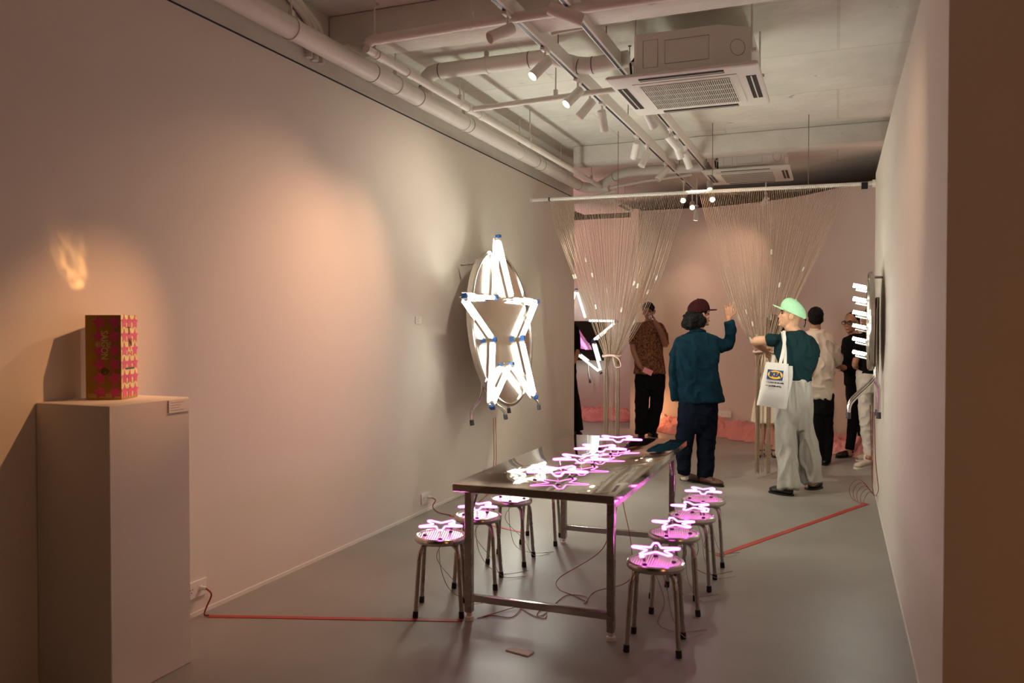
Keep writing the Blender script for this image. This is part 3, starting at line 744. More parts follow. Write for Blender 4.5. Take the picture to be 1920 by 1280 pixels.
def tape(label, a, b, w=0.026):
    a, b = Vector(a), Vector(b); o = MB().bar(a + Vector((0, 0, 0.0015)), b + Vector((0, 0, 0.0015)), w, 0.003).build('floor_tape', M['red_tape'], None, loc=tuple(a))
    return tag(o, label, 'tape')
ta, tb = onZ(392, 1155.5, 0), onZ(866, 1163.5, 0)
tape('red tape strip on the floor from the plinth side outlet to the table leg', ta, tb, 0.034)
cable('red cord from the outlet beside the plinth down to the floor tape', [(XL + 0.045, o1.y + 0.03, o1.z), (XL + 0.075, o1.y + 0.035, o1.z - 0.03), (XL + 0.05, o1.y + 0.03, 0.05), (XL + 0.05, o1.y + 0.01, 0.012), (ta.x, ta.y, 0.006)], 0.0045)
tc_, td = onZ(845, 967, 0), onZ(984, 999, 0)
tape('red tape strip on the floor under the left stools', tc_, td, 0.030)
cable('red cord from the outlet behind the left stools down to the floor', [(XL + 0.045, o2.y + 0.03, o2.z), (XL + 0.08, o2.y + 0.03, o2.z - 0.02), (XL + 0.07, o2.y, 0.05), (XL + 0.12, o2.y - 0.01, 0.01), (tc_.x, tc_.y, 0.006)], 0.004)
te, tf = onZ(1345, 1042, 0), onZ(1625, 944.5, 0)
tape('long red tape strip on the floor from the right stools to the right wall', te, tf, 0.045)
z0 = 0.004
def fl(px, py, z=z0): v = onZ(px, py, 0); return (v.x, v.y, z)
cable('red cord looping on the floor between the front table legs', [fl(895, 1160), fl(930, 1150), fl(975, 1140, 0.01), fl(960, 1158), fl(925, 1155), fl(905, 1158)], 0.0022)
cable('red cord coiled on the floor near the right front table leg', [fl(975, 1140), fl(1000, 1155), fl(1022, 1160), fl(1024, 1145), fl(1010, 1148), fl(1008, 1156), fl(1024, 1150), fl(1060, 1118), fl(1100, 1120), fl(1095, 1133)], 0.0022)
uL = (-1.25, 4.5); 
cable('red cord hanging from under the middle of the table', [(-1.18, 4.55, 0.68), (-1.18, 4.5, 0.5), (-1.2, 4.42, 0.28), fl(1050, 1098, 0.05), fl(1048, 1105), fl(1075, 1117), fl(1098, 1128)], 0.0022)
cable('second red cord hanging from the table beside the first', [(-1.16, 4.62, 0.68), (-1.13, 4.6, 0.5), (-1.06, 4.5, 0.3), (-1.05, 4.42, 0.12), fl(1116, 1112, 0.01), fl(1098, 1133)], 0.0022)
for i, (x, y, a, lab) in enumerate(stools[:7]):
    nm = ['nearest right', 'second right', 'third right', 'farthest right', 'near left', 'second left', 'third left'][i]
    s = 1 if i < 4 else -1; k = 0.02 * (i % 3)
    cable('pale thin cord dangling under the ' + nm + ' stool', [(x + 0.02, y + 0.02, 0.38), (x + 0.05 * s, y + 0.03 + k, 0.26), (x + 0.07, y + 0.05, 0.13), (x + 0.12, y + 0.1, 0.02), (x + 0.19 + k, y + 0.22, 0.004)], 0.0016, 'clear_cable')
    cable('second pale cord trailing to the floor under the ' + nm + ' stool', [(x - 0.02, y + 0.01, 0.38), (x + 0.03 * s, y + 0.06, 0.2), (x - 0.01, y + 0.12 + k, 0.06), (x + 0.08, y + 0.2, 0.004), (x + 0.2, y + 0.28 + k, 0.004)], 0.0016, 'clear_cable' if i not in (2, 3) else 'red_cable')
cd = [onZ(*q, 0.0) for q in ((948, 1220), (958, 1215.5), (1001, 1223), (990, 1231))]
c0 = sum(cd, Vector()) / 4
t = empty('paper_card', c0, 'small white paper card lying on the floor in front of the table', 'card')
MB().prism([(v.x, v.y) for v in cd], 0.0005, 0.006).build('card', M['paper'], t)
la = onX(784, 600, XL); card('caption_card', 'small white caption card on the left wall before the glowing star', (XL + 0.003, la.y, la.z), (0, 1, 0), (0, 0, 1), 0.10, 0.055)
la = onX(1001, 627, XL); card('caption_card', 'tiny white caption card on the left wall beyond the glowing star', (XL + 0.003, la.y, la.z), (0, 1, 0), (0, 0, 1), 0.10, 0.04)
oR = Vector((XR, 7.55, 0.06)); outlet((XR, 7.55, 0.07), (-1, 0, 0), (0, -1, 0), 0.14, 0.07, 'white outlet at the foot of the right wall by the red tape')
for k in range(5):
    cable('thin red cord in the tangle at the right wall outlet, ' + ['first', 'second', 'third', 'fourth', 'fifth'][k] + ' loop from the left', [(XR - 0.02, 7.56, 0.08), (XR - 0.06 - 0.02 * k, 7.62 - 0.03 * k, 0.10 + 0.03 * k), (XR - 0.10 - 0.03 * k, 7.6, 0.05 + 0.02 * k), (0.23 - 0.02 * k, 7.5 + 0.05 * k, 0.006), (0.26, 7.58, 0.004)], 0.002)

# ------------------------------------------------------------------ big light stars on the walls
M['mirror'] = mat('mirror_steel', (0.66, 0.62, 0.57), 0.12, metal=1.0, vary=0.06, vscale=4, bump=0.08, bscale=3, bdist=0.02)
M['tube_channel'] = mat('frosted_channel', (0.75, 0.78, 0.78), 0.35, vary=0.05, vscale=20)
def big_star(label, loc, rotz, tilt, R, kx, disc_r, standoff, legs, tube_r=0.0165, rect=None, bracket=None, strength='tube_white', gap=0.035, leg_r=0.014, star=True, disc_dx=0.0, thick=0.054):
    """local frame: x along the wall, z up, -y out of the wall"""
    t = empty('light_star', (0, 0, 0), label, 'light star')
    if rect:
        MB().box((-rect[0], 0, -rect[1]), (rect[0], 0.035, rect[2]), 0.006).build('panel', M['mirror'], t)
    else:
        MB().lathe([(0.0005, 0.012), (disc_r * 0.955, 0.012), (disc_r * 0.955, 0.0), (disc_r * 0.97, -0.004), (disc_r * 0.985, 0.0), (disc_r, 0.006), (disc_r, thick - 0.004), (disc_r * 0.99, thick), (0.0005, thick)][::-1], c=(disc_dx, 0, 0), n=96, axis='y').build('disc', M['mirror'], t)
        # lathe along y keeps -z -> y; flip so that the polished face looks out
    y0 = -standoff
    P = []
    for k in range(10):
        a = PI / 2 - PI * k / 5; rr = R if k % 2 == 0 else R * 0.395
        P.append(Vector((kx * rr * math.cos(a), y0, rr * math.sin(a))))
    for k in (range(10) if star else ()):
        a, b = P[k], P[(k + 1) % 10]; d = (b - a).normalized()
        a2, b2 = a + d * gap, b - d * gap * 0.8
        inw = Vector((-a.x - b.x, 0, -a.z - b.z)).normalized()
        sd = d.cross(Vector((0, 1, 0))).normalized()
        if sd.dot(inw) > 0: sd = -sd
        tu = MB().cyl(a2 + d * 0.02, b2 - d * 0.02, tube_r, 16).build('light_tube', M[strength], t)
        MB().bar(a2 - d * 0.005 + Vector((0, tube_r + 0.006, 0)), b2 + d * 0.005 + Vector((0, tube_r + 0.006, 0)), 0.006, tube_r * 1.7, (0, 1, 0)).build('channel', M['tube_channel'], tu)
        tip, oth = (a2, b2) if k % 2 == 0 else (b2, a2)
        if not rect:
            q_ = tip
            while q_.length > disc_r * 0.9 and (q_ - oth).length > 0.05: q_ = q_ + (oth - tip).normalized() * 0.01
            MB().bar(tip + Vector((0, tube_r + 0.014, 0)), q_ + Vector((0, tube_r + 0.014, 0)), 0.07, 0.003, (0, 1, 0)).build('light_shield', M['white_metal'], tu)  # added plate, keeps light of the star tips off the wall
        for q, s in ((a2, 1), (b2, -1)):
            MB().cyl(q, q + d * (s * 0.02), tube_r * 1.08, 14).build('end_cap', M['white_plastic'], tu)
    for k in (range(10) if star else ()):
        q = P[k]; e = Vector((q.x, 0, q.z)).normalized()
        MB().cyl(q + Vector((0, 0.0, 0)) - e * 0.012, Vector((q.x, 0.005, q.z)) - e * 0.012, 0.006, 8).build('standoff', M['chrome'], t)
        if k in (0, 2, 3, 4, 5, 7, 8, 9, 6):
            MB().obox(q - Vector((0, 0.004, 0)), e, Vector((0, 1, 0)), e.cross(Vector((0, 1, 0))), 0.012, tube_r * 1.25, 0.022).build('clip', M['blue'], t)
    for pth in legs:
        p = catmull(pth, 6)
        l = MB().tube(p, leg_r, 14).build('leg', M['chrome'], t)
        e = Vector(p[-1]); d = (e - Vector(p[-3])).normalized()
        MB().tube([e - d * 0.045, e, e + d * 0.004], [leg_r * 1.25, leg_r * 1.4, leg_r * 1.3], 14).build('rubber_foot', M['grey_rubber'], l)
    for br in (bracket or []):
        MB().tube(br, 0.010, 10).build('bracket', M['steel_dark'], t)
    t.rotation_euler = (math.radians(tilt), 0, math.radians(rotz)); t.location = loc
    return t
M['tube_right'] = emitter('lit_tube_short', (0.98, 1.0, 0.88), 62.0)
M['triangle_face'] = emitter('lit_triangle_face', (1.0, 0.10, 0.62), 0.42)
M['triangle_letter'] = emitter('lit_triangle_letter', (1.0, 0.25, 0.85), 1.8)
# left wall star: disc centre and tilt measured on the wall
Rb = 0.835
legsL = [[(-0.40, 0.06, -0.25), (-0.40, 0.07, -0.45), (-0.40, 0.05, -0.56), (-0.37, -0.01, -0.66), (-0.30, -0.045, -0.73), (-0.27, -0.045, -0.80)],
         [(-0.42, 0.08, -0.40), (-0.41, 0.09, -0.52), (-0.42, 0.13, -0.62), (-0.44, 0.185, -0.68), (-0.45, 0.20, -0.74), (-0.45, 0.20, -0.82)],
         [(0.45, 0.06, -0.25), (0.45, 0.07, -0.45), (0.47, 0.05, -0.56), (0.54, 0.0, -0.66), (0.58, -0.045, -0.73), (0.59, -0.045, -0.80)],
         [(0.45, 0.08, -0.40), (0.44, 0.09, -0.52), (0.43, 0.13, -0.62), (0.42, 0.185, -0.68), (0.42, 0.20, -0.74), (0.42, 0.20, -0.80)]]
big_star('large glowing white star of light tubes on a round steel tabletop on the left wall', (-2.815, 6.92, 1.497), 90, -6.3, Rb, 1.10, 0.715, 0.038, legsL, disc_dx=0.035,
         bracket=[[(0.0, 0.05, 0.66), (0.0, 0.19, 0.66)], [(-0.35, 0.05, 0.58), (-0.35, 0.2, 0.58)], [(0.35, 0.05, 0.58), (0.35, 0.2, 0.58)]])
legsR = [[(-0.10 + dx, 0.06, 0.18), (-0.10 + dx, 0.06, -0.30), (-0.10 + dx, 0.045, -0.44), (-0.10 + dx, -0.05, -0.55), (-0.10 + dx, -0.125, -0.64), (-0.10 + dx, -0.14, -0.75)] for dx in (0, 0.24)] + \
        [[(-0.07 + dx, 0.055, 0.10), (-0.07 + dx, 0.055, -0.42), (-0.07 + dx, 0.07, -0.50), (-0.07 + dx, 0.072, -0.60), (-0.07 + dx, 0.072, -0.74)] for dx in (0, 0.22)]
t = big_star('round steel panel with glowing light tubes on the right wall seen from its edge', (0.232, 6.98, 1.555), -90, 0, 0.40, 1.05, 0.385, 0.085, legsR, 0.010,
         bracket=[[(0, 0.03, 0.34), (0, 0.103, 0.34)]], gap=0.025, leg_r=0.013, star=False, thick=0.034)
for k in range(6):
    zz = 0.270 - 0.104 * k
    for x in ((-0.12, 0.0, 0.12) if k in (1, 2, 3, 4) else (-0.06, 0.06)):
        a_ = Vector((x, -0.012, zz - 0.012)); b_ = Vector((x, -0.110, zz + 0.010))
        m_ = MB(); m_.v = []; tu = MB().cyl(a_ + (b_ - a_) * 0.12, b_, 0.0125, 14).mesh('light_tube', Vector((0, 0, 0))); tu.materials.append(M['tube_right'])
        o = bpy.data.objects.new('light_tube', tu); col.objects.link(o); o.parent = t
        sl = MB().cyl(a_, a_ + (b_ - a_) * 0.13, 0.0145, 14).bar(a_ + Vector((0, 0, -0.03)), b_ + Vector((0, 0.02, -0.034)), 0.012, 0.008).mesh('tube_holder', Vector((0, 0, 0))); sl.materials.append(M['tube_channel'])
        o2 = bpy.data.objects.new('tube_holder', sl); col.objects.link(o2); o2.parent = o
c3 = onY(1083, 617, 13.08)
legs3 = [[(sx * 0.17, 0.05, -0.1), (sx * 0.17, 0.05, -0.45), (sx * 0.18, 0.03, -0.62), (sx * 0.22, -0.01, -0.78)] for sx in (-1, 1)]
s3 = big_star('glowing white star of light tubes far back left, partly hidden by the wall end', (c3.x, 13.08, c3.z - 0.10), 0, 0, 0.76, 0.95, 0.5, 0.07, legs3, 0.016, rect=(0.50, 0.42, 0.24), strength='tube_far', bracket=[[(-0.3, 0.03, 0.1), (-0.3, 0.115, 0.1)], [(0.3, 0.03, 0.1), (0.3, 0.115, 0.1)]])
# pink triangle and scrawl beside it, a separate panel given its own glow
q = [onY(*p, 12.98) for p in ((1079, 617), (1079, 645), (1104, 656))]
t = empty('pink_triangle', tuple(q[0]), 'pink glowing triangle with scrawled letters behind the far left star', 'neon sign')
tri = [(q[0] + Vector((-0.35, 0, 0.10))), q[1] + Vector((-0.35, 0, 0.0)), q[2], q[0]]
MB().prism([(v.x, v.z) for v in tri], 12.985, 12.995, lambda x, y, z: (x, z, y)).build('triangle_face', M['triangle_face'], t)
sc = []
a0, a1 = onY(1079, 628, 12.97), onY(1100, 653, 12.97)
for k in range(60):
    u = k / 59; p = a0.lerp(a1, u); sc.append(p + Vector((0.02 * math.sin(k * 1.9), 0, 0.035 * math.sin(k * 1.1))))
MB().tube(sc, 0.004, 6).build('lettering', M['triangle_letter'], t)
# cords under the left star and at the right one
e1 = onX(925, 783, -2.80)
for dx, lab in ((0, 'left'), (0.05, 'right')):
    cable('thin brown cord hanging below the large left star, the ' + lab + ' of two', [(e1.x, e1.y + dx, e1.z), (e1.x - 0.02, e1.y + dx + 0.06, 0.5), (e1.x - 0.05, e1.y + 0.12 + dx, 0.25), (e1.x - 0.1, e1.y + 0.1 + dx, 0.02), (e1.x - 0.05, e1.y - 0.2, 0.004)], 0.003, 'red_cable')
cable('red cord running down the right wall from the right star', [(0.25, 7.0, 0.9), (0.262, 7.0, 0.6), (0.27, 7.05, 0.35), (0.29, 7.3, 0.15), (0.315, 7.55, 0.09)], 0.003)
cable('second red cord curving down the right wall to the outlet', [(0.28, 6.95, 0.85), (0.29, 6.95, 0.5), (0.31, 6.98, 0.3), (0.325, 7.2, 0.2), (0.32, 7.5, 0.09)], 0.003)

# ------------------------------------------------------------------ curtain rod and bead curtains
RY = 8.44
t = empty('curtain_rod', (-1.4, RY, 2.87), 'long white rod across the room holding the bead curtains', 'curtain rod')
ra, rb = Vector((XL + 0.002, RY, 2.885)), Vector((XR - 0.001, RY, 2.852))
MB().cyl(ra, rb, 0.019, 20).build('rod', M['white_metal'], t)
rd = (rb - ra).normalized()
def onrod(u): return ra.lerp(rb, u)
MB().cyl(ra, ra + rd * 0.014, 0.034, 20).build('end_flange', M['white_metal'], t)
MB().cyl(rb - rd * 0.03, rb, 0.036, 20).build('end_flange', M['white_metal'], t)
MB().cyl(onrod(0.062) - rd * 0.008, onrod(0.062) + rd * 0.008, 0.0215, 18).build('black_ring', M['black'], t)
MB().obox(onrod(0.972) + Vector((0, -0.02, -0.02)), rd, (0, 1, 0), (0, 0, 1), 0.028, 0.02, 0.03).build('black_clamp', M['black'], t)
for px in (1159, 1336, 1516):
    x = onY(px, 300, RY).x; u = (x - ra.x) / (rb.x - ra.x); q = onrod(u)
    MB().cyl(q, (q.x, q.y, CEIL), 0.0035, 8).build('hanger_wire', M['seal'], t)
M['bead'] = mat('bead_chain', (0.62, 0.47, 0.35), 0.35, metal=0.4, vary=0.35, vscale=90)
M['acrylic'] = mat('acrylic_clip', (0.85, 0.80, 0.74), 0.25, vary=0.05, vscale=9, alpha=0.85)
M['ribbon'] = mat('rosy_ribbon', (0.74, 0.50, 0.44), 0.6, vary=0.1, vscale=20, bump=0.2, bscale=40)
def bead_curtain(label, x0, x1, tx, tz, n, two, seed, zend=0.02, inner=1):
    rnd = random.Random(seed)
    t = empty('bead_curtain', (tx, RY, 1.4), label, 'bead curtain')
    mb = MB(); paths = []
    for i in range(n):
        u = i / (n - 1); x = x0 + (x1 - x0) * u; q = onrod((x - ra.x) / (rb.x - ra.x))
        s = (u - 0.5) * 2; rad = abs(s)
        # position inside the tied bundle
        bx = tx + s * 0.085 + rnd.uniform(-0.012, 0.012); by = RY + rnd.uniform(-0.035, 0.035)
        side = -1 if s < 0 else 1
        lx = tx + side * two + rnd.uniform(-0.020, 0.020); ly = RY + rnd.uniform(-0.02, 0.02)
        if abs(s) < 0.05: lx = tx + rnd.uniform(-0.02, 0.02)
        a = Vector((q.x, q.y, q.z + 0.019)); b = Vector((bx, by, tz + 0.02))
        pts = []
        sag = (0.24 if s * inner > 0 else 0.02) * rad ** 1.5 * (1 if rnd.random() < 0.85 else 1.25)
        for k in range(11):
            v = k / 10; p = a.lerp(b, v)
            # slack strings belly towards the tie, then curve in sharply
            p.z -= sag * math.sin(PI * v)
            pts.append((p.x, p.y, p.z))
        pts += [(bx * 0.6 + lx * 0.4, by, tz - 0.05), (lx, ly, tz - 0.15), (lx + rnd.uniform(-0.006, 0.006), ly, tz - 0.5), (lx, ly, zend + rnd.uniform(0, 0.05))]
        mb.tube(pts, 0.0023, 5); paths.append(pts)
        mb.tube([(q.x, q.y - 0.02, q.z + 0.004), (q.x, q.y - 0.012, q.z - 0.02), (q.x, q.y, q.z - 0.045)], 0.0018, 4)
    mb.build('bead_strings', M['bead'], t, kind='stuff')
    for k in range(12):
        p = paths[rnd.randrange(n)]; j = rnd.randrange(4, 10); c = Vector(p[j]); d = (Vector(p[j + 1]) - Vector(p[j - 1])).normalized()
        MB().bar(c - d * 0.024, c + d * 0.024, 0.016, 0.016).build('string_clip', M['acrylic'], t)
    # ribbon tie
    R_ = []
    for k in range(20):
        a = 2 * PI * k / 20; R_.append((tx + 0.094 * math.cos(a), RY + 0.050 * math.sin(a), tz + 0.006 * math.sin(3 * a)))
    MB().tube(R_, 0.013, 10, closed=True).build('ribbon', M['ribbon'], t)
    for sgn in (1,):
        lp = [(tx + sgn * 0.04, RY - 0.07, tz), (tx + sgn * 0.10, RY - 0.10, tz - 0.03), (tx + sgn * 0.12, RY - 0.09, tz - 0.10), (tx + sgn * 0.06, RY - 0.08, tz - 0.11), (tx + sgn * 0.03, RY - 0.07, tz - 0.01)]
        MB().tube(catmull(lp, 5), 0.006, 8).build('ribbon_loop', M['ribbon'], t)
    return t
bead_curtain('left panel of silver bead strings tied at the waist with a ribbon', -2.95, -1.42, -2.20, 1.20, 84, 0.062, 3)
bead_curtain('right panel of silver bead strings gathered by the person in the mint cap', -1.30, 0.13, -0.665, 1.26, 80, 0.055, 5, 0.05, -1)

# ------------------------------------------------------------------ crumpled tulle along the back walls
M['tulle'] = mat('rosy_tulle', (0.72, 0.26, 0.20), 0.8, vary=0.0, vscale=6, color2=(0.64, 0.25, 0.25), bump=0.5, bscale=45, sheen=0.15)
def heap(name, label, line, depth, hgt, nu, nv, seed, m, taper=0.0):
    """line: points on the floor along the wall foot (left to right), heap grows towards the viewer"""
    mb = MB(); L = catmull([tuple(p) for p in line], nu // (len(line) - 1)); n = len(L); vs = []; fs = []
    for i, p in enumerate(L):
        a = Vector(L[min(i + 1, n - 1)]) - Vector(L[max(i - 1, 0)]); a.normalize(); out = Vector((a.y, -a.x))
        u = i / (n - 1)
        dd = depth * (0.75 + 0.35 * noise.noise(Vector((i * 0.06, seed, 0)))) * min(1, 0.3 + 4 * min(u, 1 - u)) * (1 - taper * u)
        hh = hgt * (0.75 + 0.6 * noise.noise(Vector((i * 0.05, seed + 9, 0))))
        for j in range(nv + 1):
            v = j / nv; q = Vector(p) + out * (dd * v + 0.01)
            wq = 0.25 * noise.noise(Vector((q.x * 3, q.y * 3, seed + 20)))
            nz = noise.noise(Vector((q.x * 5, q.y * 5, seed))); n2 = 1 - abs(noise.noise(Vector((q.x * 8 + wq * 8, q.y * 13 - wq * 5, seed + 3)))) * 2.2; n3 = 1 - abs(noise.noise(Vector((q.x * 4 - wq * 9, q.y * 6 + wq * 6, seed + 5)))) * 2.2
            env = (1 - v ** 2.2) ** 0.6 if v < 1 else 0
            z = 0.004 + env * (hh * (0.45 + 0.5 * v * (1 - v) * 2) + 0.05 * nz + 0.060 * n2 + 0.060 * n3 + 0.05 * (0.5 - abs(noise.noise(Vector((q.x * 24, q.y * 24, seed + 40)))) * 2)) * (1 if j else 0.75)
            vs.append((q.x, q.y, max(0.003, z)))
    for i in range(n - 1):
        for j in range(nv): fs.append((i * (nv + 1) + j, (i + 1) * (nv + 1) + j, (i + 1) * (nv + 1) + j + 1, i * (nv + 1) + j + 1))
    # floor skirt to close it
    o0 = len(vs); vs2 = [(x, y, 0.0) for x, y, z in vs]; 
    mb.add(vs, fs)
    o = mb.build(name, m, None, loc=(L[0][0], L[0][1], 0), ang=180)
    return tag(o, label, 'fabric')
heap('tulle_fabric', 'long crumpled heap of coral tulle along the foot of the curved back wall', [(-2.66, 12.02), (-1.94, 12.03), (-1.48, 11.96), (-0.89, 11.72), (-0.47, 11.44), (-0.08, 11.02), (0.28, 10.62), (0.75, 10.16)], 1.0, 0.21, 260, 30, 2.0, M['tulle'], 0.4)
M['tulle_pale'] = mat('pale_rosy_tulle', (0.78, 0.32, 0.30), 0.8, vscale=5, color2=(0.68, 0.20, 0.18), bump=0.5, bscale=45, sheen=0.15)
heap('tulle_fabric', 'crumpled strip of pink tulle along the far left wall behind the left curtain', [(-4.9, 13.18), (-4.2, 13.18), (-3.5, 13.18), (-2.85, 13.18)], 0.8, 0.17, 120, 24, 7.0, M['tulle_pale'])
ob = onY(1365, 780, 11.96)
nrm = Vector((-0.2, -1, 0)).normalized()
outlet((-1.46, 11.965, 0.26), nrm, (1, -0.2, 0), 0.18, 0.09, 'white double outlet low on the curved back wall above the tulle')

# ------------------------------------------------------------------ people
def folds(amp, fx=7.0, fz=3.0, seed=0.0, vert=False):
    def f(co):
        a = noise.noise(Vector((co.x * fx + seed, co.y * fx, co.z * fz)))
        b = noise.noise(Vector((co.x * fx * 2.2, co.y * fx * 2.2 + seed, co.z * fz * 2.6)))
        c = 1 - abs(noise.noise(Vector((co.x * fx * 1.3 + seed, co.y * fx * 1.3, co.z * fz * 1.9 + co.x * 3)))) * 2
        return amp * (a * 0.9 + b * 0.6 + max(0, c - 0.45) * 1.3)
    return f
def cloth(name, color, vary=0.12, vs=30, bump=0.25, bs=140, rough=0.85, color2=None, stretch=None, sheen=0.0):
    m = mat(name, color, rough, vary=vary, vscale=vs, bump=bump, bscale=bs, color2=color2, stretch=stretch, sheen=sheen, bdist=0.004)
    m.node_tree.nodes['Principled BSDF'].inputs['Specular IOR Level'].default_value = 0.12
    return m
M['denim'] = cloth('dark_teal_denim', (0.0026, 0.023, 0.038), 0.35, 14, color2=(0.0014, 0.012, 0.021))
M['jeans'] = cloth('navy_denim', (0.0025, 0.0055, 0.014), 0.3, 12)
M['cap_red'] = cloth('maroon_cotton', (0.030, 0.0045, 0.006), 0.2, 40)
M['cap_mint'] = cloth('mint_cotton', (0.36, 0.66, 0.42), 0.08, 40)
M['tee'] = cloth('dark_teal_cotton', (0.007, 0.026, 0.030), 0.2, 20)
M['linen'] = cloth('pale_grey_linen', (0.40, 0.375, 0.33), 0.08, 20, stretch=(1, 1, 0.25))
M['canvas'] = cloth('white_canvas', (0.64, 0.61, 0.57), 0.04, 20)
M['black_cloth'] = cloth('black_cotton', (0.006, 0.006, 0.007), 0.3, 20)
M['white_shirt'] = cloth('ivory_cotton', (0.70, 0.60, 0.50), 0.06, 15)
M['white_jeans'] = cloth('white_denim', (0.74, 0.68, 0.60), 0.08, 15)
M['dress'] = cloth('cream_cotton', (0.72, 0.60, 0.44), 0.08, 15, stretch=(1, 1, 0.2))
M['print'] = cloth('brown_print', (0.26, 0.105, 0.05), 0.0, 42, color2=(0.035, 0.014, 0.008))
M['brown_leather'] = mat('brown_leather', (0.10, 0.032, 0.018), 0.5, vary=0.2, vscale=30)
M['black_leather'] = mat('black_leather', (0.010, 0.009, 0.009), 0.4, vary=0.2, vscale=30)
M['beige_canvas'] = cloth('beige_canvas', (0.62, 0.52, 0.42), 0.06, 30)
M['sock'] = cloth('white_sock', (0.66, 0.60, 0.54), 0.05, 40)
M['pink_card'] = mat('pink_card', (0.85, 0.30, 0.33), 0.6, vary=0.05, vscale=20)
M['tan_insole'] = mat('tan_lining', (0.30, 0.15, 0.08), 0.6, vary=0.1, vscale=20)
M['eye'] = mat('dark_eye', (0.02, 0.012, 0.01), 0.25, vary=0.1, vscale=20)
M['lip'] = mat('lip', (0.42, 0.16, 0.13), 0.5, vary=0.1, vscale=20)
M['logo_blue'] = mat('logo_blue', (0.008, 0.05, 0.20), 0.7, vary=0.05, vscale=20)
M['logo_yellow'] = mat('logo_yellow', (0.90, 0.50, 0.02), 0.7, vary=0.05, vscale=20)

